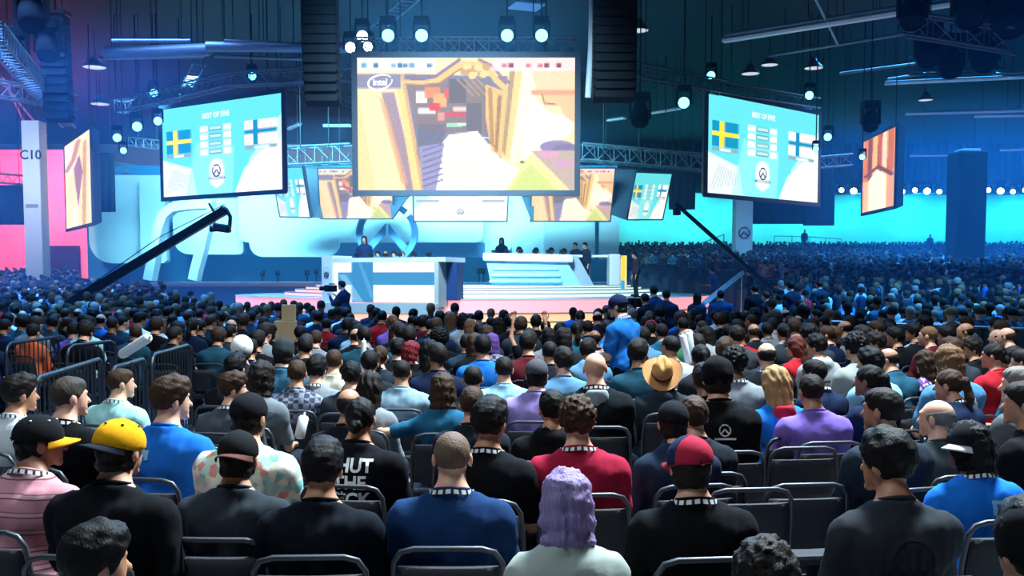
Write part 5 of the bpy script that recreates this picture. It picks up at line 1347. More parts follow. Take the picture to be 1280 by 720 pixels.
seat(1213, 529, 46, 'person in a bright blue t-shirt with a white-brimmed black cap turned sideways', build='m', hair='bob', haircol='black', shirt='bright blue', skin='brown', hat=cap('#101116', '#c9cbcc', 84), lanyard=True, yaw=-22, face=10, prt=patch_print(.09, .07, .33, .05), lean=6)
seat(48, 521, 49, 'man in a pink striped shirt and a black cap with yellow peak', build='b', hair='fringe_back', haircol='black', shirt_print='stripes', skin='brown', hat=cap('#15161a', '#e0a020', 0, dots='#d8d8c8'), yaw=45, face=-14, lanyard=True, lean=10)
seat(148, 527, 54, 'man in a yellow and black backwards cap and black t-shirt', build='b', hair='fringe_back', haircol='dark', shirt='black', skin='light', hat=cap('#e8a417', '#1b2028', 168, dots='#6a4a10', tiltp=10), face=-6, yaw=14, lean=8, arms=('lap', 'down'))
seat(297, 541, 49, 'man in a backwards black cap with brown brim and a dark grey t-shirt', build='b', hair='fringe_back', haircol='dark', shirt='#2b3138', skin='tan', hat=cap('#17181c', '#5a3a34', 176, tiltp=8), face=-2, lean=8)
seat(311, 493, 43, 'man in a black cap and a pale floral shirt', build='b', hair='fringe_back', haircol='dark', shirt_print='floral', skin='light', hat=cap('#17191d', '#17191d', 0), yaw=15, face=-6)
seat(450, 497, 41, 'person with tied black hair in a black shirt with white block lettering', build='b', hair='bun', haircol='black', shirt='black', skin='tan', face=-8, sleeve='short', prt=T([('SHUT', 1.0), ('THE', 1.0), ('F*CK', 1.0), ('UP', 1.0)], .10, .34, .092, .0, None, .003), lean=8)
seat(611, 500, 44, 'black-haired man in a black t-shirt with a white-lettered lanyard', hair='thick', haircol='black', shirt='#0d0f13', skin='tan', lanyard=True, face=-10, yaw=10)
seat(722, 499, 43, 'curly-haired man in a plain crimson t-shirt', build='b', hair='curly', haircol='brown', shirt='crimson', skin='fair', lanyard=True, face=4)
seat(842, 503, 36, 'person in a dark cap and a dark navy hoodie', build='m', hair='fringe_back', haircol='dark', shirt='#1f2d42', sleeve='long', hood=True, hat=cap('#15171c', '#15171c', 0), skin='light', face=10, lean=10, yaw=8)
seat(868, 496, 27, 'brown-haired person leaning in behind the dark navy hoodie', hair='short', haircol='brown', shirt='charcoal', skin='light')
seat(1172, 498, 39, 'bald man in a dark grey-green t-shirt', build='b', hair='balding', haircol='grey', shirt='#3a4446', skin='fair', yaw=-35, face=10)
seat(1105, 485, 42, 'man with short dark hair in a dark slate t-shirt', hair='crop', haircol='dark', shirt='#232c38', skin='tan', yaw=-30, face=16, lanyard=True)
seat(1015, 468, 33, 'man with cropped hair in a purple t-shirt', build='b', hair='crop', haircol='dark', shirt='purple', skin='tan', face=8, prt=patch_print(.05, .035, .36, .05, mat('violet_ink', (.16, .09, .34), .7)))
seat(970, 458, 32, 'woman with long blond hair in a blue jacket with red collar', build='s', hair='long', haircol='blond', shirt='#1f6fc4', sleeve='long', skin='fair', face=14, hood=False, prt=hood_print('#b8283c'))
seat(897, 448, 35, 'person in a black beanie and a black t-shirt with a white emblem', build='m', hair='fringe_back', haircol='dark', shirt='#0c0e11', skin='light', hat=beanie('#0e1013'), prt=emblem_print(.036, .33), face=4, sleeve='short')
seat(828, 452, 26, 'person in a tan cowboy hat tipped back and a dark green-grey hoodie', build='b', hair='short', haircol='brown', shirt='#273036', sleeve='long', hood=True, skin='light', hat=cowboy(52), face=6, yaw=12)
seat(744, 439, 30, 'shaven-headed man in a dark hoodie with a pale grey hood', build='b', hair=None, shirt='#13171c', sleeve='long', hood=False, prt=hood_print('#8a979c'), skin='fair', face=2, lanyard=True)
seat(671, 450, 29, 'man in a grey cap and a lavender shirt', build='b', hair='fringe_back', haircol='dark', shirt='lavender', skin='fair', hat=cap('#4a4c52', '#4a4c52', 0), face=-4)
seat(690, 488, 34, 'dark-haired person in a black hoodie looking left', hair='short', haircol='black', shirt='#0e0f12', sleeve='long', hood=True, skin='tan', face=-4, yaw=-15)
seat(630, 446, 24, 'man with cropped hair in a light blue shirt', build='b', hair='crop', haircol='dark', shirt='light blue', skin='light', face=4)
seat(591, 456, 28, 'man with a dark buzz cut and a tan scalp', hair='buzz', haircol='dark', shirt='dark grey', skin='tan', face=2)
seat(590, 483, 31, 'brown-haired man in a dark shirt just in front of the buzz cut man', hair='crop', haircol='brown', shirt='charcoal', skin='light', face=0)
seat(553, 467, 27, 'woman with straight brown hair in a teal t-shirt with one bare arm stretched out', build='s', hair='bob', haircol='brown', shirt='#1f5876', skin='fair', arms=('out', 'lap'), face=6)
seat(502, 449, 23, 'man with close-cropped hair in a pale blue-grey shirt', build='b', hair='buzz', haircol='dark', shirt='#8aa7b8', skin='tan', face=-2)
seat(463, 465, 30, 'woman with long dark hair in a grey jacket', build='s', hair='long', haircol='dark', shirt='grey', sleeve='long', skin='light', face=-10)
seat(439, 452, 25, 'person with short black hair between two grey tops', hair='short', haircol='black', shirt='dark grey', skin='light')
seat(395, 446, 26, 'black-haired man in a grey t-shirt with a black arc emblem', build='b', hair='thick', haircol='black', shirt='#7f888e', skin='light', prt=arc_print(.12, .26), lanyard=True, face=-6)
seat(371, 450, 22, 'brown-haired person in a plaid shirt', hair='crop', haircol='brown', shirt_print='plaid', skin='tan')
seat(327, 452, 30, 'woman with a dark bob in a grey top', build='s', hair='bob', haircol='dark', shirt='#6d757b', skin='light', face=-12)
seat(354, 424, 25, 'person in a dark slouchy cap and a teal shirt', hair='fringe_back', haircol='dark', shirt='#2f5d78', skin='light', hat=beanie('#2e3436'))
seat(302, 420, 24, 'person wearing a white skull cap', hair='fringe_back', haircol='dark', shirt='charcoal', skin='light', hat=helmet)
seat(293, 444, 26, 'black-haired person in front of the white skull cap', hair='thick', haircol='black', shirt='#15171c', skin='light', face=-10)
seat(290, 467, 31, 'brown-haired man in a dark grey t-shirt looking right', hair='thick', haircol='brown', shirt='#4b5258', skin='fair', yaw=58, face=-10, lanyard=True)
seat(212, 473, 40, 'man with swept brown hair in a royal blue t-shirt', build='b', hair='thick', haircol='brown', shirt='#1d6cc8', skin='fair', yaw=38, face=-12, prt=patch_print(.09, .07, .36, -.07), lanyard=False)
seat(150, 461, 29, 'man with a brown crew cut in a mint t-shirt', build='b', hair='crop', haircol='brown', shirt='mint', skin='fair', yaw=42, face=-18, lanyard=True)
seat(85, 471, 38, 'man with greying brown hair in a black t-shirt', build='b', hair='crop', haircol='#3d352e', shirt='#0b0d11', skin='fair', yaw=32, face=-16, lanyard=True)
seat(23, 470, 35, 'dark-haired man in a white t-shirt at the left edge', build='m', hair='thick', haircol='dark', shirt='white', skin='tan', yaw=32, face=-16, lanyard=True)
seat(436, 484, 27, 'person with thinning hair just behind the white block lettering', hair='balding', haircol='dark', shirt='#15181c', skin='tan', face=-6)
seat(417, 437, 20, 'brown-haired person in a cream shirt', hair='crop', haircol='brown', shirt='cream', skin='light')
seat(475, 432, 19, 'woman with a long ponytail in a dark top', build='s', hair='ponytail', haircol='brown', shirt='#23303a', skin='light', face=-4)
seat(549, 413, 20, 'person with a big round afro in a black shirt', hair='afro', haircol='black', shirt='#0c0e12', skin='brown', face=2, wr=.20)
seat(515, 427, 19, 'person with dark red hair looking right', build='s', hair='bob', haircol='red', shirt='black', skin='fair', yaw=50, prt=T([('OOO', 1)], .09, .36, .1))
seat(615, 417, 18, 'person with violet hair in a plaid shirt', build='s', hair='bob', haircol='violet', shirt_print='plaid', skin='fair')
# right side
seat(995, 421, 20, 'brown-haired woman in a red top', build='s', hair='long', haircol='auburn', shirt='red', skin='light', yaw=-30, face=24)
seat(1022, 419, 21, 'black-haired person in a grey hoodie with white hood', hair='thick', haircol='black', shirt='pale grey', sleeve='long', hood=True, skin='tan', yaw=-30, face=20)
seat(1071, 417, 24, 'person with fluffy black hair in a pale grey t-shirt', build='b', hair='curly', haircol='black', shirt='#8f9694', skin='light', face=24)
seat(1110, 434, 24, 'balding man in a dark teal t-shirt', build='b', hair='balding', haircol='dark', shirt='#1f4d62', skin='tan', yaw=-40, face=24, lean=14)
seat(1158, 438, 21, 'woman with long brown hair in a violet patterned top', build='s', hair='longwavy', haircol='brown', shirt_print='pattern', skin='light', face=20)
seat(1187, 432, 28, 'woman with wavy light brown hair in a steel blue t-shirt', build='b', hair='bob', haircol='light brown', shirt='#4f86ac', skin='fair', face=20, prt=patch_print(.06, .12, .30, .07, WHITE_INK))
seat(1243, 429, 24, 'woman with dark tied hair in a red t-shirt', build='b', hair='bun', haircol='dark', shirt='#b0202c', skin='tan', yaw=-30, face=24)
seat(1216, 424, 19, 'dark-haired person in profile beside the red t-shirt', hair='thick', haircol='dark', shirt='#13161b', skin='tan', yaw=-58, face=24)
seat(1268, 434, 22, 'dark-haired person at the right edge in a dusky top', build='s', hair='bob', haircol='dark', shirt='#5a4a52', skin='tan', yaw=-30, face=24)
seat(1161, 407, 19, 'man with a brown buzz cut in a maroon t-shirt', hair='buzz', haircol='light brown', shirt='maroon', skin='light', yaw=-30, face=26)
seat(1184, 408, 18, 'dark-haired man just right of the maroon t-shirt', hair='thick', haircol='black', shirt='#11151c', skin='tan', yaw=-40, face=26)
seat(1143, 405, 17, 'dark-haired person just left of the maroon t-shirt', hair='thick', haircol='black', shirt='#13171c', skin='tan', yaw=-45, face=26)
seat(1120, 410, 18, 'dark-haired person in profile in a black top', hair='thick', haircol='black', shirt='#0e1015', skin='tan', yaw=-50, face=26)
seat(1096, 416, 20, 'dark-haired person in a light hooded top', hair='thick', haircol='dark', shirt='#8f989f', sleeve='long', skin='tan', yaw=-45, face=26)
seat(1275, 458, 34, 'grey-haired person at the right edge', hair='crop', haircol='grey', shirt='#555a60', skin='fair', yaw=-30, face=24)
seat(1282, 478, 40, 'person in a black t-shirt with tucked-up legs at the right edge', build='b', hair='short', haircol='dark', shirt='#0c0d10', skin='tan', yaw=-30, face=36)
# nearest dark heads cut by the lower edge
seat(116, 660, 78, 'dark head close to the camera at the lower left', hair='thick', haircol='black', shirt='#08080b', skin='tan', yaw=40, zlim=(1.0, 1.36), face=-6)
seat(958, 681, 82, 'curly dark hair close to the camera at the lower edge', hair='curly', haircol='dark', shirt='#08080b', skin='tan', zlim=(1.0, 1.36), face=6)
seat(1296, 632, 84, 'person in a black hood at the lower right corner', hair='thick', haircol='black', shirt='#08090c', sleeve='long', hood=True, skin='tan', hat=beanie('#0d0e11'), zlim=(1.0, 1.4), face=10)
# a few more that can be told apart further back
for px, py, w, lab, kw in (
    (41, 405, 16, 'person in an orange hood', dict(hair='short', haircol='dark', shirt='orange', sleeve='long', hood=True)),
    (168, 385, 12, 'person in a red jacket beyond the barricades', dict(hair='short', haircol='black', shirt='#c22434', sleeve='long')),
    (110, 395, 16, 'woman with long black hair in a mint top beyond the barricades', dict(build='s', hair='long', haircol='black', shirt='mint')),
    (200, 395, 13, 'person in a white patterned shirt beyond the barricades', dict(hair='short', haircol='dark', shirt='white')),
    (375, 407, 16, 'dark-haired person seated before the stacked boxes', dict(hair='short', haircol='black', shirt='#10151b')),
    (330, 396, 13, 'person in a pink and white top left of the stacked boxes', dict(build='s', hair='long', haircol='brown', shirt='pink')),
    (408, 398, 12, 'person in a red t-shirt right of the stacked boxes', dict(hair='short', haircol='dark', shirt='red')),
    (814, 402, 15, 'person wearing a pink-red headset right of the usher', dict(hair='short', haircol='dark', shirt='#13161b', hat=headphones('#c8465a'))),
    (921, 407, 19, 'man in a grey jacket with a yellow tag on the back', dict(hair='short', haircol='dark', shirt='#3b4147', sleeve='long', prt=patch_print(.05, .03, .38, .02, mat('yellow_tag', lin('#c8c83c'), .6)))),
    (872, 421, 18, 'dark-haired person glancing right beside two white inflatable sticks', dict(build='s', hair='bob', haircol='black', shirt='#11151b', yaw=40)),
    (662, 410, 14, 'person raising both arms behind the grey cap', dict(build='s', hair='long', haircol='brown', shirt='black', arms='up')),
    (726, 400, 13, 'person in a tan jacket left of the usher', dict(hair='short', haircol='brown', shirt='#7a6844', sleeve='long')),
    (958, 428, 20, 'person with a pink hair ribbon and dark hair', dict(build='s', hair='ponytail', haircol='dark', shirt='#2a2e36')),
    (1040, 408, 16, 'person with light hair in a grey top at right', dict(build='s', hair='long', haircol='light brown', shirt='grey', yaw=-40, face=24)),
    (497, 425, 16, 'dark-haired person next to the dark red hair', dict(hair='thick', haircol='black', shirt='#11161d')),
    (583, 418, 15, 'person with dark hair holding a white bottle', dict(hair='short', haircol='dark', shirt='#26384c')),
):
    seat(px, py, w, lab, grp='people seated in the middle rows', skin=kw.pop('skin', 'light'), **kw)

# chairs left empty
for px, py, l in ((932, 612, 'empty black chair beside the man in the crimson cap'), (1003, 606, 'empty black chair left of the charcoal vest'), (1000, 560, 'empty black chair behind the purple t-shirt'), (232, 560, 'empty black chair behind the royal blue t-shirt')):
    q = PZ(px, py, .826); chair(Vector((q.x, q.y + .26, 0)), 6, l, 'empty chairs'); PLACED.append((q.x, q.y, q.x, q.y))
# further rows, filled seat by seat
HAIRW = ['short', 'short', 'crop', 'thick', 'thick', 'buzz', 'bob', 'long', 'curly', 'ponytail', 'balding']
COLW = [('black', 16), ('navy', 9), ('charcoal', 9), ('dark grey', 5), ('grey', 3), ('pale grey', 2), ('white', 2), ('blue', 3), ('teal', 2), ('dark teal', 2), ('red', 1), ('maroon', 1), ('olive', 1), ('steel blue', 2), ('green', 1), ('purple', 1), ('brown', 1), ('light blue', 1)]
COLS = [c for c, n in COLW for _ in range(n)]
HWORD = {'short': 'short', 'crop': 'cropped', 'thick': 'thick', 'buzz': 'shaved', 'bob': 'bobbed', 'long': 'long', 'curly': 'curly', 'ponytail': 'tied', 'balding': 'thinning'}
ZONES = ((0, 150, 'left of the barricades'), (150, 300, 'behind the barricades'), (300, 430, 'before the left desk'), (430, 560, 'below the flag desk'), (560, 690, 'below the stage steps'), (690, 800, 'around the usher'), (800, 930, 'right of the usher'), (930, 1090, 'before the right stands'), (1090, 1300, 'by the right-hand barrier'))
def free(x, y, rx=.46, ry=.62):
    return all(((x - a) / rx) ** 2 + ((y - b) / ry) ** 2 > 1 for (_, _, a, b) in PLACED)
seen = {}
def zone(px):
    for a, b, n in ZONES:
        if px < b: return n
    return ZONES[-1][2]
FENCES = [((42, 474), (127, 448)), ((138, 461), (182, 448)), ((189, 444), (237, 431)), ((7, 430), (73, 421)), ((83, 433), (144, 426))]
FP = [(PZ(*a, 1.1), PZ(*b, 1.1)) for a, b in FENCES]
def clear_of_fence(x, y):
    p = Vector((x, y, 0))
    for a, b in FP + [(PZ(1040, 402, 1.1), PZ(1330, 413, 1.1))]:
        a, b = Vector((a.x, a.y, 0)), Vector((b.x, b.y, 0)); t = max(0, min(1, (p - a).dot(b - a) / (b - a).length_squared))
        if (p - a.lerp(b, t)).length < .55: return False
    return True
_bx = P(357, 400, 14.6); PLACED.append((_bx.x, 14.6, _bx.x, 14.75))      # room for the stacked boxes
def fill(limit):
    n = len(PLACED); d = 5.2; row = 0
    while n < limit and d < 24:
        x = -.52 * d - .2 + (row % 2) * .28
        while x < .52 * d + .2 and n < limit:
            xx = x + rnd.uniform(-.06, .06); dd = d + rnd.uniform(-.12, .12) + .012 * xx * xx
            px = 640 + F * xx / dd
            ok = free(xx, dd) and clear_of_fence(xx, dd)
            if 745 < px < 812 and 9.3 < dd < 11.6: ok = False           # the usher's aisle
            if px < 262 and dd < 12.2 : ok = False                       # floor around the barricades
            if 232 < px < 275 and dd < 9.5: ok = False
            if px > 1000 and dd < 6.8: ok = False
            if px > 1050 and dd > 16.2: ok = False
            if 635 < px < 712 and dd > 16.0: ok = False
            if 905 < px < 1040 and dd < 5.4: ok = False
            if ok:
                hs = rnd.choice(HAIRW); fem = hs in ('bob', 'long', 'ponytail'); c = rnd.choice(COLS)
                hcx = rnd.choice(['black', 'black', 'dark', 'dark', 'brown', 'dark', 'brown', 'light brown' if fem else 'dark', 'grey' if rnd.random() < .15 else 'black'])
                sl = 'long' if rnd.random() < .25 else 'short'; z = 1.27 + rnd.uniform(-.06, .05)
                p = Vector((xx, dd, z)); v = (p - Vector((0, 0, EYE)))
                # pixel of that head top
                fwd = v.y * math.cos(TILT) - v.z * math.sin(TILT); upv = v.y * math.sin(TILT) + v.z * math.cos(TILT)
                py = CY - F * upv / fwd; px = 640 + F * xx / fwd
                zn = zone(px); band = 'near' if dd < 9 else ('middle' if dd < 12.5 else 'far')
                lab = 'person with %s %s hair in %s %s, %s rows %s' % (HWORD[hs], hcx, c, 'jacket' if sl == 'long' else 't-shirt', band, zn)
                right = px > 1000
                seat(px, py, F * .172 / dd, lab, grp='spectators in the %s rows %s' % (band, zn), chair_label='black chair under a spectator in the %s rows %s' % (band, zn),
                     build=('s' if fem else rnd.choice('mmb')), hair=hs, haircol=hcx, shirt=c, sleeve=sl, hood=(sl == 'long' and rnd.random() < .4), skin=rnd.choice(['fair', 'light', 'light', 'tan', 'tan', 'brown']),
                     yaw=rnd.choice([0, 0, 0, -25, 25]) if not right else rnd.choice([-25, -45]), face=(24 if right else None), lean=rnd.choice([4, 4, 12]), lanyard=(dd < 9 and rnd.random() < .5), res='near' if dd < 8 else 'far', zlim=(1.1, 1.45))
                n += 1
            x += .575
        d += .86; row += 1
    return d
DEND = fill(298)

# ------------------------------------------------------------------ the rest of the crowd: too many and too small to tell apart
def crowd_stuff():
    r = np.random.RandomState(5)
    def ringv(rx, ry, z, n, y0=0.0, ph=0.0): return [(rx * math.cos(2 * math.pi * i / n + ph), y0 + ry * math.sin(2 * math.pi * i / n + ph), z) for i in range(n)]
    n = 8; v = []; f = []; ci = []
    def loft(rings, cidx, captop=True):
        o = len(v)
        for q in rings: v.extend(q)
        for a in range(len(rings) - 1):
            for i in range(n): f.append((o + a * n + i, o + a * n + (i + 1) % n, o + (a + 1) * n + (i + 1) % n, o + (a + 1) * n + i)); ci.append(cidx)
        if captop:
            t = o + (len(rings) - 1) * n
            for i in range(1, n - 1, 2): f.append((t, t + i, t + i + 1, t + min(i + 2, n - 1))); ci.append(cidx)
    loft([ringv(.17, .13, .45, n), ringv(.17, .12, .70, n), ringv(.225, .12, .92, n, -.01), ringv(.20, .09, 1.0, n, -.01), ringv(.07, .07, 1.04, n)], 0)
    loft([ringv(.055, .055, 1.02, n), ringv(.055, .06, 1.10, n, .02), ringv(.075, .09, 1.15, n, .02)], 1, False)
    loft([ringv(.080, .098, 1.145, n, -.004), ringv(.086, .105, 1.20, n, 0), ringv(.075, .092, 1.26, n, 0), ringv(.03, .04, 1.295, n, 0)], 2)
    for sx in (-1, 1):
        o = len(v); w_ = .055
        for (x, y, z) in ((sx * .21, -.01, .95), (sx * .26, .08, .70), (sx * .14, .30, .66)):
            v.extend([(x - w_, y, z), (x, y - w_, z + .02), (x + w_, y, z), (x, y + w_, z - .02)])
        for a in range(2):
            for i in range(4): f.append((o + a * 4 + i, o + a * 4 + (i + 1) % 4, o + a * 4 + 4 + (i + 1) % 4, o + a * 4 + 4 + i)); ci.append(0 if a == 0 else 1)
    o = len(v)                                                        # lap and shins
    v.extend([(-.2, 0, .40), (.2, 0, .40), (.2, 0, .60), (-.2, 0, .60), (-.2, .46, .44), (.2, .46, .44), (.2, .46, .58), (-.2, .46, .58), (-.18, .40, 0), (.18, .40, 0), (.18, .52, 0), (-.18, .52, 0)])
    for q in ((3, 2, 6, 7), (0, 3, 7, 4), (1, 5, 6, 2), (4, 7, 6, 5), (4, 5, 9, 8), (7, 11, 10, 6), (4, 8, 11, 7), (5, 6, 10, 9)): f.append(tuple(o + k for k in q)); ci.append(3)
    V = np.array(v); Fc = np.array(f); ci = np.array(ci)
    spots = []                                                        # x, y, z, face
    d = DEND
    while d < 24.5:                                                    # floor, up to the stage
        x = -.55 * d
        while x < .55 * d:
            px = 640 + F * x / d
            if (Vector((x, d, 0)) - SC).length > 12.0 and not (px > 880 and d > 15.5) and not (430 < px < 880 and d > 20.2) and not (635 < px < 712 and d > 16.0) and free(x, d, .45, .6): spots.append((x, d, 0.0, None))
            x += .58
        d += .88
    # also fill the gaps left in front of DEND
    def stand_z(d_): return max(0.0, (d_ - 22.0) * .057)
    def stand_left(d_): return float(np.interp(d_, (18, 22, 30, 40, 48, 60, 80), (4.6, 5.5, 8.0, 11.2, 10.6, 7.6, 9.0)))
    d = 18.2
    while d < 86:
        x = stand_left(d) + r.rand() * .3
        while x < .53 * d + 1:
            if r.rand() < .93 and not (abs(x - P(1205, 347, 52).x) < 1.2 and abs(d - 52) < 1.2) and not (abs(x - P(927, 347, 62).x) < 1.0 and abs(d - 62) < 1.0): spots.append((x, d, stand_z(d), None))
            x += .56 + .004 * max(0, d - 40)
        d += .92 + .006 * max(0, d - 40)
    d = 24.0
    while d < 66:                                                      # left stand
        x = -.54 * d - .5; xr = float(np.interp(d, (24, 30, 38, 46, 66), (-6.2, -9.6, -12.6, -19.5, -29.0)))
        while x < xr:
            if r.rand() < .93 and (Vector((x, d, 0)) - SC).length > 12.0 and not (abs(x - cg.location.x) < .9 and abs(d - 49) < .9): spots.append((x, d, max(0.0, (d - 26) * .030), None))
            x += .56
        d += .92
    N = len(spots); S_ = np.array([(a, b, c) for a, b, c, _ in spots]); S_[:, :2] += r.uniform(-.10, .10, (N, 2))
    face = np.arctan2(S_[:, 0] - SC.x, SC.y - S_[:, 1] + 0.0) + r.uniform(-.3, .3, N); sc_ = r.uniform(.93, 1.06, N)
    c, s = np.cos(face), np.sin(face); stretch = np.where(r.rand(N) < .03, 1.12, 1.0)
    W_ = V[None] * sc_[:, None, None]; X = W_[..., 0] * c[:, None] - W_[..., 1] * s[:, None] + S_[:, 0:1]; Y = W_[..., 0] * s[:, None] + W_[..., 1] * c[:, None] + S_[:, 1:2]; Z = W_[..., 2] * stretch[:, None] + S_[:, 2:3]
    AV = np.stack([X, Y, Z], -1).reshape(-1, 3); AF = (Fc[None] + (np.arange(N) * len(V))[:, None, None]).reshape(-1, 4)
    m = to_mesh('crowd', [(AV, AF)])
    pal = np.array([lin(SHIRTS[q]) for q in COLS]); skp = np.array(list(SKINS.values())); hp = np.array([HAIRS[q] for q in ('black', 'black', 'dark', 'dark', 'brown', 'brown', 'light brown', 'grey')])
    cols = np.stack([pal[r.randint(len(pal), size=N)], skp[r.randint(len(skp), size=N)], hp[r.randint(len(hp), size=N)], np.tile(np.array(lin('#20242e')), (N, 1))], 1)
    fc = cols[:, ci, :]; cc = np.ones((N, len(ci), 4, 4), np.float32); cc[..., :3] = fc[:, :, None, :]
    at = m.color_attributes.new('clothing', 'FLOAT_COLOR', 'CORNER'); at.data.foreach_set('color', cc.ravel())
    o = link('distant_crowd', m, mat('crowd_clothing', rough=.85, vcol='clothing', spec=.2))
    tag(o, 'densely packed distant crowd filling the side stands and the floor before the stage', 'crowd', kind='stuff'); print('CROWD', N)
crowd_stuff()
# tiers that carry the stands
STAND = mat('stand_deck', (.03, .035, .05), .8)
bl = thing('bleachers', 'stepped dark seating stand on the right below the cyan wall', 'bleachers', (20, 22.5, 0))
for i in range(32):
    d0 = 22.4 + i * 2.02; z = (d0 + 0.4 - 22.0) * .057
    if z < .05: continue
    xl = float(np.interp(d0, (18, 22, 30, 40, 48, 60, 80), (4.6, 5.5, 8.0, 11.2, 10.6, 7.6, 9.0))) - .4; xr = .53 * d0 + 2
    MB().box(((xl + xr) / 2 - 20, d0 + 1.0 - 22.5, z / 2), (xr - xl, 2.02, z)).build('tier', STAND, bl)
bl2 = thing('bleachers', 'low dark seating stand on the left below the magenta wall', 'bleachers', (-20, 26, 0))
for i in range(20):
    d0 = 27.0 + i * 2.0; z = (d0 + .4 - 26) * .030; xr = float(np.interp(d0, (24, 30, 38, 46, 66), (-6.2, -9.6, -12.6, -19.5, -29.0))) + .3; xl = -.54 * d0 - 1.5
    if xr > xl + .5: MB().box(((xl + xr) / 2 + 20, d0 + 1.0 - 26, z / 2), (xr - xl, 2.0, z)).build('tier', STAND, bl2)

# ------------------------------------------------------------------ people standing and working
def stand(px, py, d, z0, label, face=0.0, grp=None, kind='stand', name='person', **kw):
    hp = P(px, py, d); k = {q: kw.get(q, v) for q, v in dict(build='m', lean=4, yaw=0, nod=0, arms='down', tilt=0).items()}
    kw.update(k); po, _ = get_pose(kind, k['build'], k['lean'], k['yaw'], k['nod'], k['arms'], k['tilt'])
    s = min(max((hp.z - z0) / (po.hc.z + .12), .90), 1.10); R = Matrix.Rotation(math.radians(face), 3, 'Z'); off = R @ Vector((0, po.hc.y, 0)) * s
    kw.setdefault('res', 'far')
    return person(Vector((hp.x - off.x, d - off.y, z0)), face, s, label, grp, kind=kind, **kw), s
us, s_ = stand(772, 369, 10.8, 0, 'usher standing in the aisle in a blue t-shirt and navy cap', 52, None, build='b', arms='front', yaw=-18, nod=8, skin='fair', hair='fringe_back', haircol='dark', hat=cap('#1a2747', '#1a2747', 0), shirt='#1f66b0', lanyard=True, res='near', lean=8, trousers='#14161c')
part('waist_bag', (lambda m: (m.materials.append(CLOTH), m)[1])(MB().box((0, -.15, .98), (.30, .12, .16), bevel=.04).mesh('waist_bag')), us, lin('#101216'))
CAMB = BLACKPL
def camera_on(root, s, label_, y=.42, z=1.52, x=0.0):
    M = root.matrix_basis; p = M @ Vector((x, y, z)); t = thing('video_camera', label_, 'camera', p, root.rotation_euler.z)
    MB().box((0, 0, 0), (.14, .34, .18), bevel=.02).build('camera_body', CAMB, t); MB().lathe([(0, .0), (.055, .0), (.065, .16), (.05, .17), (0, .15)], 14, Matrix.Translation((0, .17, 0)) @ Matrix.Rotation(-math.pi / 2, 4, 'X')).build('lens', CAMB, t)
    MB().box((0, -.05, .12), (.03, .2, .03)).build('top_handle', CAMB, t); MB().box((-.10, .02, .02), (.04, .10, .08), bevel=.01).build('viewfinder', CAMB, t)
q, s_ = stand(427, 351, 27.0, 0, 'camera operator standing before the left desk in dark clothes', 66, None, arms='camera', shirt='#1c2c48', sleeve='long', hair='short', haircol='dark', skin='light')
camera_on(q, s_, 'black shoulder video camera before the left desk')
q, s_ = stand(806, 372, 19.5, 0, 'photographer in dark clothes right of the usher', 30, None, arms='camera', shirt='#1a2230', sleeve='long', hair='short', haircol='dark', skin='tan')
camera_on(q, s_, 'black camera held up right of the usher')
for px, py, d, face, lab, kw in ((817, 357, 21, 20, 'standing man in a navy jacket behind the photographer', dict(shirt='#1d3658', sleeve='long', hair='short')),
        (833, 362, 20, -10, 'standing person in a dark blue top facing the stands', dict(shirt='#18304e', hair='short')),
        (872, 369, 21.5, -20, 'standing woman with long dark hair in a navy coat', dict(build='s', shirt='#1d3354', sleeve='long', hair='long', haircol='black')),
        (901, 363, 21.0, -12, 'standing man seen from behind in a blue jacket', dict(build='b', shirt='#1e4676', sleeve='long', hair='short', haircol='black')),
        (943, 356, 23.5, 12, 'standing man in black before the right stands', dict(build='b', shirt='#12161e', hair='short', haircol='black')),
        (957, 366, 22.5, 40, 'standing person in a dark top beside the man in black', dict(shirt='#20242e', hair='crop', haircol='brown')),
        (988, 352, 24.0, 25, 'standing dark figure at the front of the right stands', dict(shirt='#16202e', hair='thick', haircol='black')),
        (1024, 352, 26.0, 25, 'second standing dark figure in the right stands', dict(shirt='#1a2738', hair='short', haircol='black'))):
    stand(px, py, d, 0 if d < 23 else (d - 22) * .057, lab, face, 'people standing right of the stage', skin='tan', **kw)
# on the stage
zl = 1.2
for px, py, d, z0, face, lab, kw in ((455, 295, 35.6, 1.5, 180, 'presenter standing behind the left desk in dark clothes', dict(shirt='#1b2c50', sleeve='long', hair='long', haircol='dark')),
        (627, 297, 39.2, 1.58, 180, 'presenter standing at the left end of the right desk', dict(build='s', shirt='#2b3c5c', hair='bob', haircol='dark')),
        (719, 309, 36.4, 1.58, 150, 'stage hand standing at the right end of the right desk', dict(shirt='#151d30', sleeve='long', hair='short', haircol='black')),
        (731, 314, 36.2, 1.58, 120, 'second stage hand at the right end of the right desk', dict(shirt='#1a2438', sleeve='long', hair='short', haircol='black')),
        (793, 317, 35.0, 1.2, 100, 'tall figure in dark clothes standing on the right stage edge', dict(shirt='#3a3140', sleeve='long', hair='short', haircol='black')),
        (890, 334, 40.0, .4, 60, 'person in a blue top holding a white sheet beyond the stage', dict(shirt='#1f62b4', hair='short', haircol='dark', arms='front')),
        (936, 337, 37.5, .6, 60, 'crane operator in dark clothes at the right crane', dict(shirt='#131a28', sleeve='long', hair='short', haircol='black', arms='front'))):
    stand(px, py, d, z0, lab, face, 'people working on and around the stage', skin='light', **kw)
    if z0 in (.4, .6, 1.5):
        hp = P(px, py, d)
        tag(MB().box((hp.x, d, z0 / 2 if z0 < 1 else 1.35), (1.2, 1.2, z0 if z0 < 1 else .3), bevel=.03).build('riser_box', BLACKPL), 'low black riser under the ' + {.4: 'person in a blue top', .6: 'crane operator', 1.5: 'presenter behind the left desk'}[z0], 'riser')
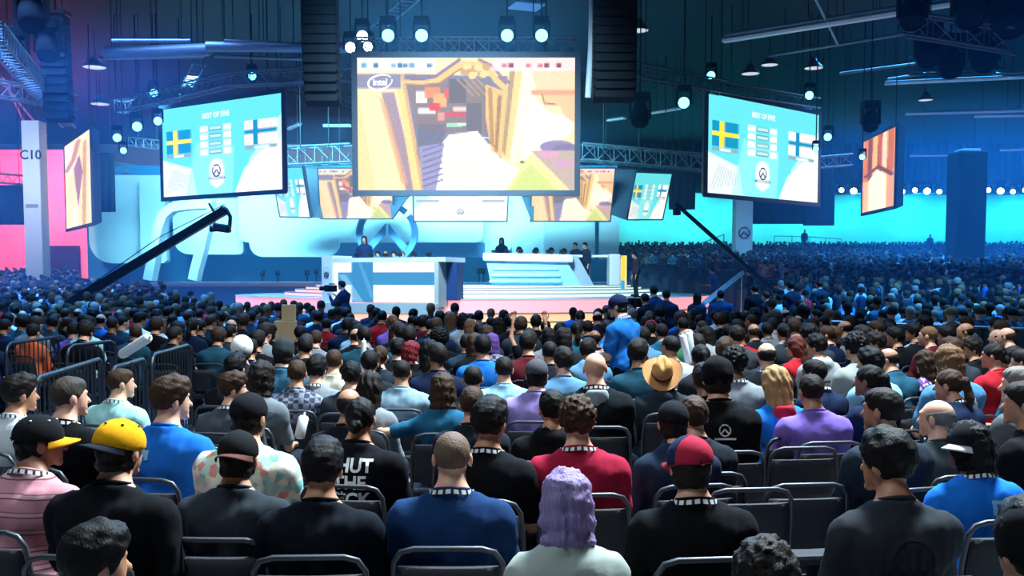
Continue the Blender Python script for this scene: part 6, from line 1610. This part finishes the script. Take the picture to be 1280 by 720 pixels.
for i, (px, py) in enumerate(((472, 316), (482, 318), (492, 315), (503, 319), (517, 316))):
    stand(px, py, 35.2, 1.58, 'player with %s seated behind the left team desk' % ('black hair', 'fair hair', 'dark hair', 'a pale top', 'a headset')[i], 180, 'players at the left desk', kind='sit', arms='lap', shirt=('#1c2c4c', '#56708c', '#1a2846', '#b0a48c', '#18223a')[i], hair='short', haircol=('black', 'blond', 'dark', 'light brown', 'black')[i], skin='light', hat=headphones('#101218'))
for i, (px, py) in enumerate(((649, 309), (670, 310), (689, 310), (705, 311))):
    stand(px, py, 38.4, 1.58, 'player seated behind the right desk, %s from its left end' % ('first', 'second', 'third', 'fourth')[i], 180, 'players at the right desk', kind='sit', arms='lap', shirt='#223a5e', hair='short', haircol='dark', skin='light', hat=headphones('#101218'))
for px, py, d, l in ((1006, 287, 84, 'left'), (1163, 293, 82, 'middle'), (1265, 301, 78, 'right')):
    z = P(px, py, d).z - 1.75
    stand(px, py, d, z, '%s silhouette standing at the back of the right stands against the cyan wall' % l, 180, 'silhouettes at the back of the stands', shirt='#0d1420', sleeve='long', hair='short', haircol='black', skin='tan', name='person')
    tag(MB().box((P(px, py, d).x, d, z / 2 - .02), (2.4, 1.6, z), bevel=.04).build('guard_platform', STAND), 'dark platform under the %s silhouette by the cyan wall' % l, 'platform')

# ------------------------------------------------------------------ barricades
RAILM = mat('barricade_steel', (.035, .045, .065), .40, .7)
def barricade(a, b, label, grp, step=.115, h=1.1):
    a, b = Vector((a.x, a.y, 0)), Vector((b.x, b.y, 0)); L = (b - a).length; t = thing('crowd_barricade', label, 'barricade', a, math.atan2(b.y - a.y, b.x - a.x), grp)
    pts = [(0, 0, .16), (0, 0, h - .12), (.035, 0, h - .035), (.12, 0, h), (L - .12, 0, h), (L - .035, 0, h - .035), (L, 0, h - .12), (L, 0, .16)]
    MB().tube(pts, .022, 8).build('top_frame', RAILM, t); MB().tube([(0, 0, .18), (L, 0, .18)], .018, 8).build('bottom_rail', RAILM, t)
    n = int(L / step); bm_ = MB().tube([(0, 0, .18), (0, 0, h - .02)], .0085, 6).mesh('bar'); bm_.materials.append(RAILM)
    for i in range(1, n): part('bar', bm_, t, None, Vector((i * L / n, 0, 0)))
    for x in (.06, L - .06): MB().tube([(x, -.28, .012), (x, -.05, .03), (x, 0, .17), (x, .05, .03), (x, .28, .012)], .014, 6).build('foot', RAILM, t)
FL = ('low black steel barricade nearest the man in the black t-shirt', 'short black barricade behind the man in mint', 'black barricade ending at the aisle', 'black barricade at the left edge before the orange hood', 'rear black barricade before the mint top')
for (a, b), l in zip(FP, FL): barricade(a, b, l, 'black steel barricades')
a, b = PZ(1040, 402, 1.1), PZ(1330, 413, 1.1)
bt = thing('draped_barrier', 'long black draped barrier between the floor and the right stands', 'barrier', (a.x, a.y, 0)); e = Vector((b.x - a.x, b.y - a.y, 0))
MB().tube([(0, 0, 1.1), (e.x, e.y, 1.1)], .025, 8).build('top_rail', STEEL, bt)
mb = MB(); n = 60; v = []
for i in range(n + 1):
    p_ = e * (i / n) + Vector((0, .03 * math.sin(i * 1.7), 0)); v += [(p_.x, p_.y - .03, 0), (p_.x, p_.y - .03, 1.07), (p_.x, p_.y + .01, 0), (p_.x, p_.y + .01, 1.07)]
f = []
for i in range(n): q = i * 4; f += [(q, q + 4, q + 5, q + 1), (q + 2, q + 3, q + 7, q + 6), (q + 1, q + 5, q + 7, q + 3)]
mb.add(v, f, True).build('skirt', BLACKCLOTH, bt)
for i in range(6): q = e * (i / 5); MB().tube([(q.x, q.y, 0), (q.x, q.y, 1.1)], .02, 6).build('post', STEEL, bt)
def railing(pts, label, h=1.0):
    p = [P(x, y, d) for x, y, d in pts]; t = thing('stand_railing', label, 'railing', p[0])
    for k in (0, .5): MB().tube([q - p[0] - Vector((0, 0, k)) for q in p], .03, 6).build('rail', BLACKM, t)
    for i in range(len(p) - 1):
        for s in (0, .5, 1):
            q = p[i].lerp(p[i + 1], s) - p[0]; MB().tube([q, Vector((q.x, q.y, -p[0].z if False else q.z - 1.1))], .03, 6).build('post', BLACKM, t)
    return t
railing([(968, 295, 80), (1012, 296, 80), (1052, 299, 80)], 'thin dark railing at the back of the right stands left of the side screen')
railing([(1130, 303, 80), (1186, 306, 80)], 'thin dark railing at the back of the stands beside the black column')
railing([(845, 310, 72), (872, 306, 74), (905, 293, 76)], 'stair railing rising at the left end of the right stands')

# ------------------------------------------------------------------ camera cranes
CR = mat('crane_black', (.012, .016, .026), .5, .3)
def beam(mb, a, b, w):
    a, b = Vector(a), Vector(b); dr = (b - a).normalized(); R = frame_matrix((0, 0, 0), dr, Vector((0, 1, 0))).to_3x3(); mb.box((a + b) / 2, ((b - a).length, w, w), R); return mb
a, b = P(92, 376, 26.5), P(281, 263, 24.5); base = Vector((a.x, a.y, 0)); t = thing('camera_crane', 'left camera crane with a long black boom rising to the right', 'camera crane', base)
beam(MB(), a - base, b - base, .20).build('boom', CR, t)
tail = a + (a - b).normalized() * 1.3; beam(MB(), tail - base, a - base, .18).build('tail', CR, t); MB().box(tail - base, (.4, .4, .4), bevel=.04).build('counterweight', CR, t)
MB().tube([a - base + Vector((0, 0, .1)), P(200, 296, 25.3) - base, b - base + Vector((0, 0, .15))], .012, 5).build('cable', CR, t)
MB().tube([(0, 0, a.z), (0, 0, .5)], .08, 8).build('post', CR, t)
for k in range(3): an = 2.1 * k + .4; MB().tube([(0, 0, .9), (.6 * math.cos(an), .6 * math.sin(an), 0)], .03, 6).build('tripod_leg', CR, t)
hd = P(278, 263, 24.5) - base; arm = [P(276, 259, 24.5) - base, P(283, 262, 24.5) - base, P(288, 271, 24.5) - base, P(287, 284, 24.5) - base]
MB().tube(arm, .05, 8).build('hanging_bracket', CR, t)
MB().box(P(277, 285, 24.4) - base, (.36, .30, .20), Matrix.Rotation(.15, 3, 'Y'), .03).build('remote_camera', CR, t); MB().lathe([(0, 0), (.07, 0), (.08, .16), (0, .16)], 12, Matrix.Translation(P(271, 286, 24.4) - base) @ Matrix.Rotation(-math.pi / 2, 4, 'Y')).build('lens', CR, t)
MB().box(P(284, 287, 24.4) - base, (.16, .2, .14), bevel=.02).build('motor_head', CR, t)
MB().tube([P(261, 254, 24.5) - base, P(268, 266, 24.5) - base], .03, 6).build('antenna', CR, t)
a, b = P(952, 350, 37), P(846, 256, 41); base = Vector((a.x, a.y, 0)); t = thing('camera_crane', 'right camera crane with a thin boom rising to the left', 'camera crane', base)
beam(MB(), a - base, b - base, .14).build('boom', CR, t); tail = a + (a - b).normalized() * 1.4; beam(MB(), tail - base, a - base, .16).build('tail', CR, t); MB().box(tail - base, (.45, .45, .4), bevel=.05).build('counterweight', CR, t)
MB().tube([(0, 0, a.z), (0, 0, .4)], .08, 8).build('post', CR, t)
for k in range(3): an = 2.1 * k + .1; MB().tube([(0, 0, .9), (.7 * math.cos(an), .7 * math.sin(an), 0)], .03, 6).build('tripod_leg', CR, t)
MB().box(b - base + Vector((0, 0, -.3)), (.3, .3, .25), bevel=.03).build('remote_camera', CR, t); MB().tube([b - base, b - base + Vector((0, 0, -.2))], .04, 6).build('hanging_bracket', CR, t)
a, b = P(879, 380, 31), P(928, 341, 35.5); base = Vector((a.x, a.y, 0))
t = thing('guard_rail', 'pale slanting rail right of the round stage', 'rail', base)
beam(MB(), a - base, b - base, .13).build('rail', mat('pale_rail', (.62, .68, .72), .4), t)
for q in (a, a.lerp(b, .5), b): MB().tube([q - base, Vector((q.x, q.y, 0)) - base], .04, 6).build('post', STEEL, t)

# ------------------------------------------------------------------ small things among the crowd
CARD = mat('cardboard', lin('#b39d78'), .85, noise=.08, scale=6)
def cbox(px, py, d, z0, w, h, label):
    p = P(px, py, d); t = thing('cardboard_box', label, 'box', (p.x, d, z0), .1)
    MB().box((0, 0, h / 2), (w, w, h), bevel=.006).build('carton', CARD, t); MB().box((0, 0, h + .001), (w * .96, .05, .002)).build('tape', mat('tape', lin('#8f7c5c'), .4), t)
db = 14.6; pz = P(357, 428, db).z
tag(MB().box((P(357, 400, db).x, db, pz / 2), (.34, .34, pz), bevel=.02).build('equipment_case', BLACKPL), 'black equipment case carrying the two beige boxes', 'case')
hb = P(357, 401, db).z - pz; ht = P(361, 381, db).z - P(357, 401, db).z
cbox(357, 410, db, pz, .30, hb, 'larger beige cardboard box, lower of the two stacked in the crowd'); cbox(361, 390, db, pz + hb + .003, .19, ht, 'smaller beige cardboard box on top of the larger one')
STK = mat('inflatable_white', (.82, .84, .85), .35)
def stick(a, b, r, label, mt=STK):
    a, b = Vector(a), Vector(b); t = thing('inflatable_stick', label, 'noise stick', (a + b) / 2); m = (a + b) / 2; a, b = a - m, b - m
    dr = (b - a); MB().tube([a, a + dr * .02, a + dr * .07, b - dr * .07, b - dr * .02, b], [r * .3, r * .8, r, r, r * .8, r * .3], 12).build('tube', mt, t)
    MB().tube([b, b + dr.normalized() * .02], r * .25, 6).build('valve', mt, t)
stick(P(151, 444, 9.0), P(187, 421, 8.8), .045, 'white inflatable stick leaning over the barricades')
stick(P(453, 470, 11.0), P(455, 425, 11.0), .030, 'upright white inflatable stick in the rows below the flag desk')
stick(P(861, 456, 9.6), P(853, 418, 9.6), .034, 'left of two upright white inflatable sticks')
stick(P(866, 452, 9.7), P(861, 415, 9.7), .034, 'right of two upright white inflatable sticks')
stick(P(711, 425, 13.0), P(701, 413, 13.0), .030, 'slanted white inflatable stick left of the usher')
stick(P(585, 432, 12.6), P(584, 420, 12.6), .028, 'white inflatable stick near the violet hair')
stick(P(374, 548, 4.6), P(380, 520, 4.65), .024, 'pale tube held beside the floral shirt')

# ------------------------------------------------------------------ stage haze
def haze(name, c, size, dens, label, col=(.16, .50, 1.0)):
    m = bpy.data.materials.new('haze'); m.use_nodes = True; nt = m.node_tree; nt.nodes.clear()
    out = nt.nodes.new('ShaderNodeOutputMaterial'); v = nt.nodes.new('ShaderNodeVolumeScatter')
    v.inputs['Density'].default_value = dens; v.inputs['Color'].default_value = (*col, 1); v.inputs['Anisotropy'].default_value = .2  # blue of the stage light is put into the scatter colour
    nt.links.new(v.outputs[0], out.inputs['Volume'])
    o = MB().box((0, 0, 0), size).build(name, m); o.location = c
    tag(o, label, 'haze', kind='stuff'); return o
haze('stage_haze', (0, 60.6, 5.0), (148, 70.0, 9.9), .0090, 'thin haze tinted stage-light blue hanging over the stage and stands')
